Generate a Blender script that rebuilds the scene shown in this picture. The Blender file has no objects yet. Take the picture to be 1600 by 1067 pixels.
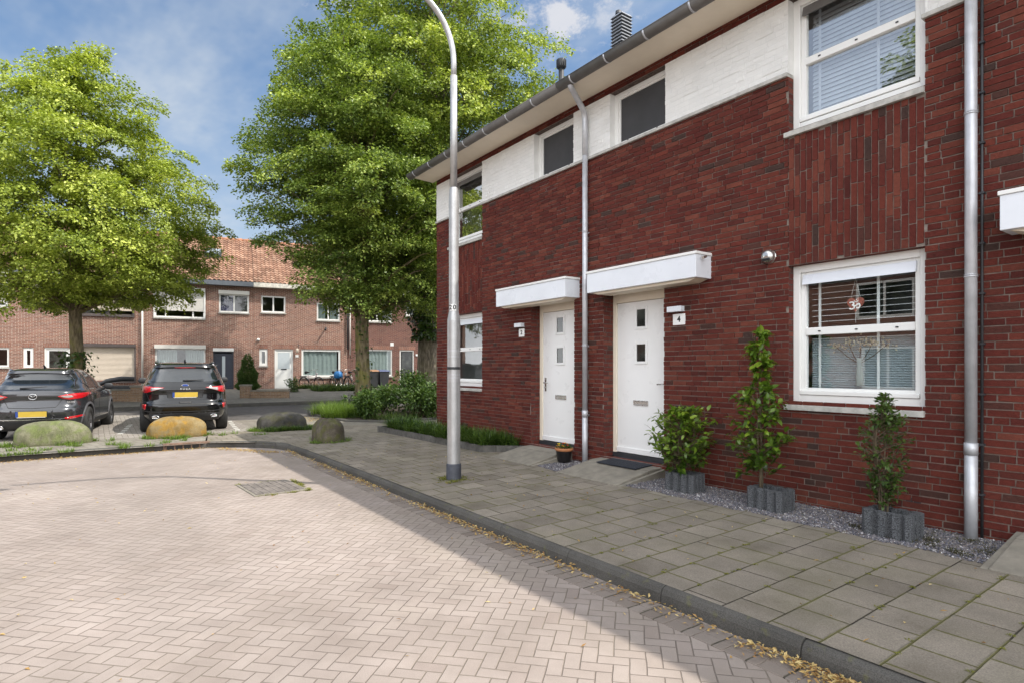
import bpy, bmesh, math, random
import numpy as np
from mathutils import Vector, Matrix
from mathutils.bvhtree import BVHTree
from mathutils.geometry import tessellate_polygon
R = math.radians
PI = math.pi
rng = np.random.default_rng(7)
rnd = random.Random(11)
scene = bpy.context.scene
col = scene.collection

# ------------------------------------------------------------------ camera geometry (real metres)
# X runs along the brick facade (towards the viewer's right), Y into the house, Z up; facade plane y = 0
FP, HZ, HC, DC = 920.0, 576.0, 1.41, 6.1
TH = math.atan(655 / FP)
CT, ST = math.cos(TH), math.sin(TH)
CAM = np.array([0, -DC, HC])
def ray(px, py):
    r = (px - 800) / FP; u = (HZ - py) / FP
    return np.array([ST * r - CT, CT * r + ST, u])
def on_y(px, py, y=0.0):
    d = ray(px, py); return CAM + (y - CAM[1]) / d[1] * d
def G(x):                                   # the ground rises gently towards the far terrace
    return -0.1 if x > -17 else -0.1 + 0.4 * min(1, (-17 - x) / 15)
def on_z(px, py, z):
    d = ray(px, py); return CAM + (z - CAM[2]) / d[2] * d
def on_g(px, py, dz=0.0):
    z = 0.0
    for _ in range(12):
        p = on_z(px, py, z); z = G(p[0]) + dz
    return p
ROW0 = np.array([-33.2, 2.4]); RE = np.array([0.177, 0.984]); RN = np.array([-0.984, 0.177])
ROWANG = math.atan2(RE[1], RE[0])
ROWZ = 0.3
def row(px, py):
    d = ray(px, py)
    t = np.dot(ROW0 - CAM[:2], RN) / np.dot(d[:2], RN)
    p = CAM + t * d
    return np.dot(p[:2] - ROW0, RE), p[2] - ROWZ
def rowpt(u, v, z=0.0):                      # v < 0 lies in front of the terrace
    p = ROW0 + u * RE + v * RN
    return (p[0], p[1], z)

# ------------------------------------------------------------------ objects
def tag(o, label=None, cat=None, group=None, kind=None):
    if label: o['label'] = label
    if cat: o['category'] = cat
    if group: o['group'] = group
    if kind: o['kind'] = kind
    return o
def thing(name, label, cat, loc=(0, 0, 0), rotz=0.0, group=None):
    o = bpy.data.objects.new(name, None); col.objects.link(o)
    o.empty_display_size = 0.1
    o.location = loc; o.rotation_euler = (0, 0, rotz)
    return tag(o, label, cat, group)
def copy_tree(o, parent=None):
    c = o.copy(); col.objects.link(c)
    if parent is not None: c.parent = parent
    for ch in [k for k in col.objects if k.parent == o]:
        copy_tree(ch, c)
    return c
def link_mesh(name, me, mat, parent=None):
    o = bpy.data.objects.new(name, me); col.objects.link(o)
    for m in (mat if isinstance(mat, (list, tuple)) else [mat]): me.materials.append(m)
    if parent is not None: o.parent = parent
    return o

class MB:
    def __init__(s, off=(0, 0, 0)):
        s.v = []; s.f = []; s.mi = []; s.sm = []; s.off = off; s.m = 0
    def add(s, vs, fs, smooth=False):
        b = len(s.v); s.v += [tuple(p) for p in vs]
        for f in fs:
            s.f.append([b + i for i in f]); s.mi.append(s.m); s.sm.append(smooth)
        return s
    def quad(s, a, b, c, d): return s.add([a, b, c, d], [(0, 1, 2, 3)])
    def box(s, x0, x1, y0, y1, z0, z1):
        if x0 > x1: x0, x1 = x1, x0
        if y0 > y1: y0, y1 = y1, y0
        if z0 > z1: z0, z1 = z1, z0
        return s.add([(x0,y0,z0),(x1,y0,z0),(x1,y1,z0),(x0,y1,z0),(x0,y0,z1),(x1,y0,z1),(x1,y1,z1),(x0,y1,z1)],
                     [(0,3,2,1),(4,5,6,7),(0,1,5,4),(1,2,6,5),(2,3,7,6),(3,0,4,7)])
    def obox(s, c, hx, hy, hz, rz=0.0, ry=0.0, rx=0.0):
        M = Matrix.Translation(c) @ Matrix.Rotation(rz, 4, 'Z') @ Matrix.Rotation(ry, 4, 'Y') @ Matrix.Rotation(rx, 4, 'X')
        vs = [M @ Vector((x, y, z)) for z in (-hz, hz) for x, y in ((-hx,-hy),(hx,-hy),(hx,hy),(-hx,hy))]
        return s.add(vs, [(0,3,2,1),(4,5,6,7),(0,1,5,4),(1,2,6,5),(2,3,7,6),(3,0,4,7)])
    def tube(s, pts, rad, n=8, cap=True):
        pts = [Vector(p) for p in pts]; k = len(pts)
        rs = rad if isinstance(rad, (list, tuple)) else [rad] * k
        prev = None; vs = []
        for i, p in enumerate(pts):
            t = (pts[min(i + 1, k - 1)] - pts[max(i - 1, 0)]).normalized()
            if prev is None:
                a = Vector((0, 0, 1)) if abs(t.z) < .9 else Vector((1, 0, 0))
                u = t.cross(a).normalized()
            else:
                u = (prev - t * prev.dot(t)).normalized()
            prev = u; w = t.cross(u)
            for j in range(n):
                a = 2 * PI * j / n
                vs.append(p + (u * math.cos(a) + w * math.sin(a)) * rs[i])
        fs = []
        for i in range(k - 1):
            for j in range(n):
                j2 = (j + 1) % n
                fs.append((i*n+j, i*n+j2, (i+1)*n+j2, (i+1)*n+j))
        s.add(vs, fs, True)
        if cap:
            b = len(s.v) - k * n
            for ring in ([b + j for j in range(n)][::-1], [b + (k-1)*n + j for j in range(n)]):
                s.f.append(ring); s.mi.append(s.m); s.sm.append(False)
        return s
    def lathe(s, prof, c=(0, 0, 0), n=24, axis='z', smooth=True):
        vs = []; k = len(prof)
        for r, h in prof:
            for j in range(n):
                a = 2 * PI * j / n; x, y = r * math.cos(a), r * math.sin(a)
                q = (x, y, h) if axis == 'z' else ((h, x, y) if axis == 'x' else (y, h, x))
                vs.append((c[0]+q[0], c[1]+q[1], c[2]+q[2]))
        fs = [(i*n+j, i*n+(j+1)%n, (i+1)*n+(j+1)%n, (i+1)*n+j) for i in range(k-1) for j in range(n)]
        return s.add(vs, fs, smooth)
    def prism(s, poly, y0, y1):               # (x, z) outline pushed along y
        n = len(poly)
        vs = [(x, y0, z) for x, z in poly] + [(x, y1, z) for x, z in poly]
        fs = [tuple(range(n)), tuple(range(2*n-1, n-1, -1))] + [(i, i+n, (i+1)%n+n, (i+1)%n) for i in range(n)]
        return s.add(vs, fs)
    def build(s, name, mat, parent=None, bevel=0.0, seg=2, sharp=None):
        me = bpy.data.meshes.new(name)
        off = s.off
        me.from_pydata([(v[0]-off[0], v[1]-off[1], v[2]-off[2]) for v in s.v], [], s.f)
        me.polygons.foreach_set('material_index', s.mi)
        me.polygons.foreach_set('use_smooth', [1 if q else 0 for q in s.sm])
        bm = bmesh.new(); bm.from_mesh(me)
        bmesh.ops.recalc_face_normals(bm, faces=bm.faces) if len(s.f) < 60000 else None
        bm.to_mesh(me); bm.free()
        o = link_mesh(name, me, mat, parent)
        if bevel:
            b = o.modifiers.new('bevel', 'BEVEL'); b.width = bevel; b.segments = seg; b.limit_method = 'ANGLE'; b.angle_limit = R(40)
            b.harden_normals = False
        return o

def big_mesh(name, v, f, mat, parent=None, tint=None, smooth=False):
    """numpy arrays straight into a mesh; f is (n, k)"""
    me = bpy.data.meshes.new(name)
    n, k = f.shape
    me.vertices.add(len(v)); me.vertices.foreach_set('co', np.ascontiguousarray(v, np.float32).ravel())
    me.loops.add(n * k); me.loops.foreach_set('vertex_index', np.ascontiguousarray(f, np.int32).ravel())
    me.polygons.add(n); me.polygons.foreach_set('loop_start', np.arange(0, n * k, k, dtype=np.int32))
    me.polygons.foreach_set('loop_total', np.full(n, k, np.int32))
    me.polygons.foreach_set('use_smooth', np.full(n, bool(smooth)))
    if tint is not None:
        a = me.attributes.new('tint', 'FLOAT', 'FACE'); a.data.foreach_set('value', np.ascontiguousarray(tint, np.float32))
    me.update(); me.validate()
    return link_mesh(name, me, mat, parent)

# ------------------------------------------------------------------ node helpers
class K:
    """a socket that can be calculated with"""
    def __init__(s, nt, so): s.nt = nt; s.so = so
    def m(s, op, *a):
        n = s.nt.nodes.new('ShaderNodeMath'); n.operation = op
        for i, v in enumerate((s,) + a):
            if isinstance(v, K): s.nt.links.new(v.so, n.inputs[i])
            else: n.inputs[i].default_value = v
        return K(s.nt, n.outputs[0])
    def __add__(s, o): return s.m('ADD', o)
    __radd__ = __add__
    def __sub__(s, o): return s.m('SUBTRACT', o)
    def __rsub__(s, o): return s.m('MULTIPLY', -1.0).m('ADD', o)
    def __mul__(s, o): return s.m('MULTIPLY', o)
    __rmul__ = __mul__
    def __truediv__(s, o): return s.m('DIVIDE', o)
    def floor(s): return s.m('FLOOR')
    def frac(s): return s.m('FRACT')
    def min(s, o): return s.m('MINIMUM', o)
    def max(s, o): return s.m('MAXIMUM', o)
    def abs(s): return s.m('ABSOLUTE')
    def gt(s, o): return s.m('GREATER_THAN', o)
    def lt(s, o): return s.m('LESS_THAN', o)
    def mod(s, o): return s.m('FLOORED_MODULO', o)
    def ss(s, a, b):
        n = s.nt.nodes.new('ShaderNodeMapRange'); n.interpolation_type = 'SMOOTHSTEP'
        s.nt.links.new(s.so, n.inputs[0]); n.inputs[1].default_value = a; n.inputs[2].default_value = b
        return K(s.nt, n.outputs[0])
def sel(c, a, b): return (a - b) * c + b if isinstance(a, K) or isinstance(b, K) else None

class Mat:
    def __init__(s, name):
        s.m = bpy.data.materials.new(name); s.m.use_nodes = True
        s.nt = s.m.node_tree; s.N = s.nt.nodes; s.L = s.nt.links
        s.b = s.N['Principled BSDF']; s.out = s.N['Material Output']
    def coords(s, which='Object'):
        t = s.N.new('ShaderNodeTexCoord'); return t.outputs[which]
    def sep(s, so):
        n = s.N.new('ShaderNodeSeparateXYZ'); s.L.new(so, n.inputs[0]); return [K(s.nt, n.outputs[i]) for i in range(3)]
    def comb(s, x, y=0.0, z=0.0):
        n = s.N.new('ShaderNodeCombineXYZ')
        for i, v in enumerate((x, y, z)):
            if isinstance(v, K): s.L.new(v.so, n.inputs[i])
            else: n.inputs[i].default_value = v
        return n.outputs[0]
    def noise(s, scale, detail=3, rough=.55, vec=None, dim='3D'):
        n = s.N.new('ShaderNodeTexNoise'); n.noise_dimensions = dim
        n.inputs['Scale'].default_value = scale; n.inputs['Detail'].default_value = detail; n.inputs['Roughness'].default_value = rough
        s.L.new(vec if vec is not None else s.coords(), n.inputs['Vector'])
        return K(s.nt, n.outputs[0])
    def white(s, a, b=0.0):
        n = s.N.new('ShaderNodeTexWhiteNoise'); n.noise_dimensions = '2D'
        s.L.new(s.comb(a, b), n.inputs['Vector']); return K(s.nt, n.outputs[0])
    def mix(s, f, a, b, mode='MIX'):
        n = s.N.new('ShaderNodeMix'); n.data_type = 'RGBA'; n.blend_type = mode
        for i, v in ((0, f), (6, a), (7, b)):
            if isinstance(v, K): s.L.new(v.so, n.inputs[i])
            elif hasattr(v, 'is_linked'): s.L.new(v, n.inputs[i])
            elif i == 0: n.inputs[0].default_value = v
            else: n.inputs[i].default_value = (v[0], v[1], v[2], 1)
        return n.outputs[2]
    def ramp(s, f, stops, interp='LINEAR'):
        n = s.N.new('ShaderNodeValToRGB'); e = n.color_ramp.elements; n.color_ramp.interpolation = interp
        while len(e) < len(stops): e.new(0.5)
        for q, (p, c) in zip(e, stops): q.position = p; q.color = (c[0], c[1], c[2], 1)
        s.L.new(f.so, n.inputs[0]); return n.outputs[0]
    def set(s, **kw):
        for k, v in kw.items():
            k = k.replace('_', ' ')
            i = s.b.inputs[k]
            if isinstance(v, K): s.L.new(v.so, i)
            elif hasattr(v, 'is_linked'): s.L.new(v, i)
            elif isinstance(v, tuple) and len(v) == 3: i.default_value = (*v, 1)
            else: i.default_value = v
        return s
    def bump(s, h, dist=.01, strength=1.0):
        n = s.N.new('ShaderNodeBump'); n.inputs['Distance'].default_value = dist; n.inputs['Strength'].default_value = strength
        s.L.new(h.so, n.inputs['Height']); s.L.new(n.outputs[0], s.b.inputs['Normal']); return s

def plain(name, c, rough=.6, metal=0.0, var=.12, scale=6.0, spec=.5, bump=0.0, bscale=60, coat=0.0):
    """one colour that still has some wear and unevenness"""
    m = Mat(name); n = m.noise(scale, 4, .6)
    dark = tuple(max(0, q * (1 - var)) for q in c); light = tuple(min(1, q * (1 + var)) for q in c)
    m.set(Base_Color=m.mix(n.ss(.25, .75), dark, light), Metallic=metal, Specular_IOR_Level=spec)
    m.set(Roughness=(m.noise(scale * 2.3, 3) - .5) * .25 + rough)
    if coat: m.set(Coat_Weight=coat, Coat_Roughness=.05)
    if bump: m.bump(m.noise(bscale, 4), bump)
    return m.m

def wall_uv(m):
    """(along, up) on a vertical wall whichever way it faces"""
    x, y, z = m.sep(m.coords()); nx, ny, nz = m.sep(m.coords('Normal'))
    ax = nx.abs().gt(.7)
    return sel(ax, y, x), z

def brick_mat(name, stops, mortar, bl=.22, ch=.0625, joint=.011, swap=False, halves=.25, rough=.85, soft=.004, depth=.006, wob=.0015, half_bond=False, mortar_var=.35, grain=.25, stain=.3):
    m = Mat(name); u, v = wall_uv(m)
    if swap: u, v = v, u
    w = m.noise(9, 2); w2 = m.noise(23, 2)
    u = u + (w - .5) * wob * 6; v = v + (w2 - .5) * wob * 3
    r = v / ch; ri = r.floor(); fv = r.frac()
    ofs = m.white(ri, 3.0) if not half_bond else ri.mod(2) * .5
    q = u / bl + ofs; qi = q.floor(); fu = q.frac()
    h = m.white(qi, ri).lt(halves)
    fh = (fu * 2).frac(); sub = (fu * 2).floor()
    ex = sel(h, (fh.min(1 - fh)) * (bl / 2), fu.min(1 - fu) * bl)
    ey = fv.min(1 - fv) * ch
    e = ex.min(ey)
    mask = (e + (m.noise(70, 2) - .5) * .004).ss(joint / 2 - soft / 2, joint / 2 + soft / 2)
    idn = m.white(qi * 2 + sub * h, ri + 17.3)
    bc = m.ramp(idn, stops)
    g = m.noise(160, 3, .7)
    bc = m.mix(grain, bc, m.ramp(g, [(.3, (.25, .22, .2)), (.7, (1, 1, 1))]), 'MULTIPLY')
    bc = m.mix(stain, bc, m.ramp(m.noise(.9, 4, .6), [(.3, (.55, .55, .55)), (.65, (1, 1, 1))]), 'MULTIPLY')
    mc = m.mix(m.noise(30, 3).ss(.3, .7), tuple(c * (1 - mortar_var) for c in mortar), tuple(c * (1 + mortar_var) for c in mortar))
    m.set(Base_Color=m.mix(mask, mc, bc), Roughness=rough, Specular_IOR_Level=.25)
    m.bump(mask + (g - .5) * .35 + (idn - .5) * .35, depth)
    return m.m

def glass_mat(name, tint=(.9, .95, .95), ior=.15, rough=.0):
    m = Mat(name); N = m.N
    t = N.new('ShaderNodeBsdfTransparent'); t.inputs[0].default_value = (*tint, 1)
    g = N.new('ShaderNodeBsdfGlossy'); g.inputs['Roughness'].default_value = rough; g.inputs[0].default_value = (1, 1, 1, 1)
    lw = N.new('ShaderNodeLayerWeight'); lw.inputs[0].default_value = .5
    f0 = ior; fr = K(m.nt, lw.outputs['Facing']).m('POWER', 4.0) * (1 - f0) + f0
    b = N.new('ShaderNodeBump'); b.inputs['Distance'].default_value = .004; b.inputs['Strength'].default_value = .025
    m.L.new(m.noise(1.7, 1).so, b.inputs['Height']); m.L.new(b.outputs[0], g.inputs['Normal'])
    x = N.new('ShaderNodeMixShader'); m.L.new(fr.so, x.inputs[0]); m.L.new(t.outputs[0], x.inputs[1]); m.L.new(g.outputs[0], x.inputs[2])
    m.L.new(x.outputs[0], m.out.inputs[0]); N.remove(m.b)
    return m.m

def leaf_mat(name, stops, trans=.4, rough=.45, spec=.4, tcol=None):
    m = Mat(name); a = m.N.new('ShaderNodeAttribute'); a.attribute_name = 'tint'
    c = m.ramp(K(m.nt, a.outputs['Fac']), stops)
    m.set(Base_Color=c, Roughness=rough, Specular_IOR_Level=spec)
    t = m.N.new('ShaderNodeBsdfTranslucent')
    tc = m.mix(1.0, c, tcol or (1.25, 1.3, .6), 'MULTIPLY'); m.L.new(tc, t.inputs[0])
    x = m.N.new('ShaderNodeMixShader'); x.inputs[0].default_value = trans
    m.L.new(m.b.outputs[0], x.inputs[1]); m.L.new(t.outputs[0], x.inputs[2]); m.L.new(x.outputs[0], m.out.inputs[0])
    return m.m
# ------------------------------------------------------------------ camera, sun, sky
cd = bpy.data.cameras.new('camera'); cam = bpy.data.objects.new('camera', cd); col.objects.link(cam)
cam.location = CAM; cam.rotation_euler = (R(90), 0, PI / 2 - TH)
cd.sensor_width = 36; cd.lens = 36 * FP / 1600; cd.shift_y = (HZ - 533.5) / 1600; cd.clip_end = 2000; cd.clip_start = .05
scene.camera = cam
SUN = Vector((.55, .50, 1.0)).normalized()
sd = bpy.data.lights.new('sun', 'SUN'); sun = bpy.data.objects.new('sun', sd); col.objects.link(sun)
sd.energy = 2.2; sd.angle = R(.55); sd.color = (1, .94, .85)
sun.rotation_euler = SUN.to_track_quat('Z', 'Y').to_euler()
scene.view_settings.view_transform = 'Standard'; scene.view_settings.look = 'None'
scene.view_settings.exposure = 1.3; scene.view_settings.gamma = 1
w = bpy.data.worlds.new('World'); scene.world = w; w.use_nodes = True
wn = w.node_tree; bg = wn.nodes['Background']
sky = wn.nodes.new('ShaderNodeTexSky'); sky.sky_type = 'NISHITA'; sky.sun_disc = False
sky.sun_elevation = math.asin(SUN.z); sky.sun_rotation = math.atan2(SUN.x, SUN.y)
sky.air_density = 1.0; sky.dust_density = 1.4; sky.ozone_density = 1.6; sky.altitude = 10
class WM(Mat):
    def __init__(s, nt): s.nt = nt; s.N = nt.nodes; s.L = nt.links
wm = WM(wn)
dx, dy, dz = wm.sep(wm.coords('Generated'))
zz = dz.max(0.0) + .16
cx, cy = dx / zz, dy / zz
streak = wm.noise(1.0, 6, .62, wm.comb(cx * .55 + cy * .25, cy * 1.15 - cx * .3, 3.1))
fine = wm.noise(2.6, 5, .6, wm.comb(cx * .8, cy, 7.7))
veil = (streak * .75 + fine * .35).ss(.50, .80) * .75
low = 1 - dz.ss(.02, .62)
veil = (veil + low * .75).min(.93)
def puff(px, py, rad, hard, seed):
    d = ray(px, py); d = d / np.linalg.norm(d)
    n = wm.noise(22, 7, .68, wm.comb(dx + seed, dy, dz * 1.5)) - .5
    vx, vy, vz = dx - float(d[0]), dy - float(d[1]), (dz - float(d[2])) * 1.5
    dist = (vx * vx + vy * vy + vz * vz).m('SQRT')
    return 1 - (dist + n * rad * 3.0).ss(rad * (1 - hard), rad)
pf = (puff(880, 24, .046, .8, 0.0) * .85).max(puff(950, 28, .03, .9, 1.4) * .5).max(puff(760, -230, .3, .8, 2.2) * .8)
skyc = wm.mix(1.0, sky.outputs[0], (.165, .325, .43), 'MULTIPLY')
cl = wm.mix(veil, skyc, (1.85, 2.02, 2.2))
cl = wm.mix(pf, cl, (2.2, 2.2, 2.3))
# bright clouds are added outside the blue gap to light the shaded facade and pavement
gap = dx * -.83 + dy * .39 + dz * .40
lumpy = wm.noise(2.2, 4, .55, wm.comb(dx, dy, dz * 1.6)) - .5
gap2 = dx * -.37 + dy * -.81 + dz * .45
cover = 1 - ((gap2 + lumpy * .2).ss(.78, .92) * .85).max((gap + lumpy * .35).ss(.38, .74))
fill_cloud = wm.ramp(wm.noise(3.1, 4, .6, wm.comb(dx, dy, dz)), [(.3, (.46, .475, .50)), (.7, (.69, .695, .70))])
face = (dy * -1.0).ss(-.1, .75) * 7.0 + 8.6        # added clouds grow brighter behind the viewer, as fill for the facade
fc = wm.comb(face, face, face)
cl = wm.mix(cover, cl, wm.mix(1.0, fill_cloud, fc, 'MULTIPLY'))
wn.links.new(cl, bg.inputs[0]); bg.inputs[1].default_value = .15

# ------------------------------------------------------------------ materials
RED = [(0, (.158, .036, .026)), (.2, (.120, .027, .022)), (.4, (.182, .045, .031)), (.58, (.098, .024, .020)), (.75, (.205, .062, .042)), (.90, (.14, .032, .025)), (.955, (.098, .042, .034)), (.985, (.072, .042, .036))]
M_red = brick_mat('red_brick', RED, (.105, .080, .070), joint=.011, depth=.012)
M_redv = brick_mat('red_brick_upright', RED, (.10, .078, .068), swap=True, joint=.011, halves=.15, depth=.010)
M_whiteb = brick_mat('white_painted_brick', [(0, (.74, .74, .72)), (1, (.82, .82, .80))], (.70, .70, .68), joint=.010, depth=.003, grain=.08, stain=.12)
ROWB = [(0, (.33, .148, .104)), (.25, (.27, .115, .083)), (.5, (.38, .182, .128)), (.75, (.225, .10, .078)), (.93, (.31, .16, .12))]
M_rowb = brick_mat('old_brown_brick', ROWB, (.52, .45, .38), joint=.013, halves=.08, half_bond=True, stain=.75, depth=.005)
M_rowb2 = brick_mat('old_purple_brick', [(0, (.20, .085, .068)), (.5, (.24, .108, .083)), (1, (.16, .072, .062))], (.28, .22, .19), joint=.012, halves=.08, half_bond=True, stain=.75, depth=.005)
M_yelb = brick_mat('yellow_garden_brick', [(0, (.30, .20, .12)), (.5, (.36, .24, .15)), (1, (.24, .15, .10))], (.30, .26, .22), halves=.1, half_bond=True, stain=.7)
M_oppb = brick_mat('opposite_brick', ROWB, (.36, .30, .25), halves=.1, half_bond=True)
M_white = plain('white_paint', (.80, .80, .78), .38, var=.03, scale=3)
M_cream = plain('cream_paint', (.82, .74, .61), .45, var=.04, scale=3)
M_door = plain('white_door_skin', (.82, .82, .81), .3, var=.02, scale=2)
M_alu = plain('white_aluminium', (.73, .76, .81), .3, var=.04, scale=2)
M_pvc = plain('grey_gutter', (.135, .128, .122), .5, var=.16, scale=5)
M_zinc = plain('galvanised_steel', (.52, .53, .56), .42, metal=.35, var=.14, scale=7)
M_lamp = plain('brushed_aluminium', (.44, .44, .44), .42, metal=.6, var=.10, scale=9)
M_dark = plain('dark_metal', (.03, .032, .036), .5, var=.25)
M_black = plain('black_rubber', (.018, .018, .019), .75, var=.3)
M_steel = plain('stainless_steel', (.55, .54, .52), .25, metal=.9, var=.06)
M_conc = plain('concrete_sill', (.42, .41, .38), .85, var=.22, scale=14, bump=.003)
M_slab = plain('concrete_slab', (.215, .195, .16), .9, var=.22, scale=5, bump=.003, bscale=90)
M_room = plain('room_plaster', (.35, .33, .31), .9)
M_blind = plain('white_blind', (.82, .82, .82), .5, var=.03)
M_blindf = plain('pleated_blind', (.48, .53, .56), .7, var=.04)
M_screen = plain('dark_insect_screen', (.045, .045, .048), .7, var=.15, scale=2)
M_curt = plain('curtain_cloth', (.36, .41, .40), .9, var=.08)
M_navy = plain('navy_door_paint', (.018, .024, .042), .35, var=.12)
M_purple = plain('purple_curtain', (.045, .04, .11), .9, var=.2)
M_beige = plain('beige_shutter', (.60, .52, .43), .5, var=.03)
M_shut = plain('white_shutter', (.66, .64, .60), .5, var=.03)
M_glass = glass_mat('window_glass')
M_glassup = glass_mat('upper_window_glass', ior=.34)
M_glassrow = glass_mat('terrace_window_glass', (.85, .9, .9), .10)
M_glassd = glass_mat('door_glass', (.55, .6, .6), .1, .02)
M_mat = plain('doormat_fibre', (.018, .022, .032), .95, var=.5, scale=60, bump=.01, bscale=220)
M_soil = plain('soil', (.06, .045, .032), .95, var=.4, scale=20, bump=.02)
M_wood = plain('post_wood', (.10, .08, .06), .9, var=.3)
M_bark = None
def bark(name, a, b, moss=.5):
    m = Mat(name); x, y, z = m.sep(m.coords())
    n = m.noise(1, 5, .65, m.comb(x * 16, y * 16, z * 3.2)); k = m.noise(2.2, 4)
    c = m.mix(n.ss(.35, .7), a, b); c = m.mix(k.ss(.42, .62) * moss, c, (.20, .19, .05))
    m.set(Base_Color=c, Roughness=.95, Specular_IOR_Level=.2).bump(n, .03); return m.m
M_bark = bark('mossy_bark', (.10, .08, .05), (.27, .22, .14), .75)
M_bark2 = bark('grey_bark', (.10, .085, .065), (.30, .26, .20), .15)
M_twig = plain('twig', (.10, .075, .045), .9, var=.3)
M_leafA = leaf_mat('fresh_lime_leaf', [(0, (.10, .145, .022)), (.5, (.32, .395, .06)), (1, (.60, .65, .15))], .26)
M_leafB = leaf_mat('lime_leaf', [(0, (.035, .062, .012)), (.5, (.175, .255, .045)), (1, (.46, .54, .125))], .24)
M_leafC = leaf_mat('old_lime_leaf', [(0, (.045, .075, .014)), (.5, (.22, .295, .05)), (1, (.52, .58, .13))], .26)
M_ivy = leaf_mat('ivy_leaf', [(0, (.022, .05, .012)), (1, (.075, .12, .022))], .2, .3)
M_conif = leaf_mat('conifer_spray', [(0, (.025, .06, .015)), (1, (.085, .14, .03))], .15, .6)
M_hedge = leaf_mat('hedge_leaf', [(0, (.018, .042, .008)), (.6, (.055, .105, .017)), (1, (.15, .22, .045))], .22)
M_grass = leaf_mat('grass_blade', [(0, (.06, .12, .015)), (1, (.20, .29, .05))], .35, .5)
M_lirio = leaf_mat('border_blade', [(0, (.025, .06, .012)), (1, (.11, .18, .03))], .25, .4)
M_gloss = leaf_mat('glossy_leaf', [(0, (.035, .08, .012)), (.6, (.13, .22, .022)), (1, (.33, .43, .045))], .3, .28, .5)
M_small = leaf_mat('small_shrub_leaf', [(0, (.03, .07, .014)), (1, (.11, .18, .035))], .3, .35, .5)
M_moss = leaf_mat('moss_tuft', [(0, (.10, .11, .018)), (1, (.26, .26, .05))], .2, .9)
M_litter = leaf_mat('fallen_bracts', [(0, (.25, .13, .05)), (.5, (.45, .30, .11)), (1, (.62, .50, .24))], .2, .8)
M_petal = leaf_mat('petal', [(0, (.75, .33, .02)), (.5, (.8, .55, .03)), (1, (.5, .03, .02))], .2, .6)
M_pale = leaf_mat('pale_blossom', [(0, (.55, .45, .40)), (1, (.75, .70, .62))], .3, .7)
M_num = plain('black_lettering', (.01, .01, .01), .5)
M_plate = plain('number_plate_white', (.78, .78, .77), .35, var=.02)

def paver_tile(name):
    """30 cm concrete paving flags laid half-bond, moss in the joints"""
    m = Mat(name); x, y, z = m.sep(m.coords())
    p = on_z(1421, 997.2, -.045)
    u = (x - float(p[0])) / .305; v = (y - float(p[1])) / .305
    u = u + (m.noise(3, 2) - .5) * .03; v = v + (m.noise(4.1, 2) - .5) * .03
    ui = u.floor(); fu = u.frac(); v = v + ui.mod(2) * .5; vi = v.floor(); fv = v.frac()
    e = fu.min(1 - fu).min(fv.min(1 - fv)) * .305
    e = e + (m.noise(45, 3) - .5) * .006
    face = e.ss(.0025, .0065)
    idn = m.white(ui, vi)
    base = m.ramp(idn, [(0, (.190, .166, .138)), (.35, (.236, .207, .172)), (.7, (.214, .188, .156)), (1, (.270, .238, .198))])
    grit = m.noise(110, 4, .85)
    base = m.mix(.75, base, m.ramp(grit, [(.32, (.5, .5, .5)), (.66, (1.32, 1.32, 1.32))]), 'MULTIPLY')
    blot = m.noise(2.1, 5, .62)
    base = m.mix(.7, base, m.ramp(blot, [(.28, (.55, .53, .48)), (.5, (.95, .95, .93)), (.74, (1.3, 1.28, 1.26))]), 'MULTIPLY')
    # green film towards the wall and the lamp post
    alg = (m.noise(1.3, 4).ss(.45, .7)) * .4
    base = m.mix(alg * .55, base, (.16, .15, .085))
    wide = m.noise(1.9, 3)
    mossw = (wide.ss(.40, .60)) * (1 - (e + (m.noise(20, 3) - .5) * .02).ss(.004, .016))
    jc = m.mix(wide.ss(.40, .55), (.045, .038, .03), (.085, .078, .034))
    c = m.mix(face, jc, base); c = m.mix(mossw * .42, c, (.165, .16, .05))
    m.set(Base_Color=c, Roughness=.92, Specular_IOR_Level=.25)
    m.bump(face + mossw * .5 + grit * .3 + (idn - .5) * .25 + blot * .2, .008)
    return m.m

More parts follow.
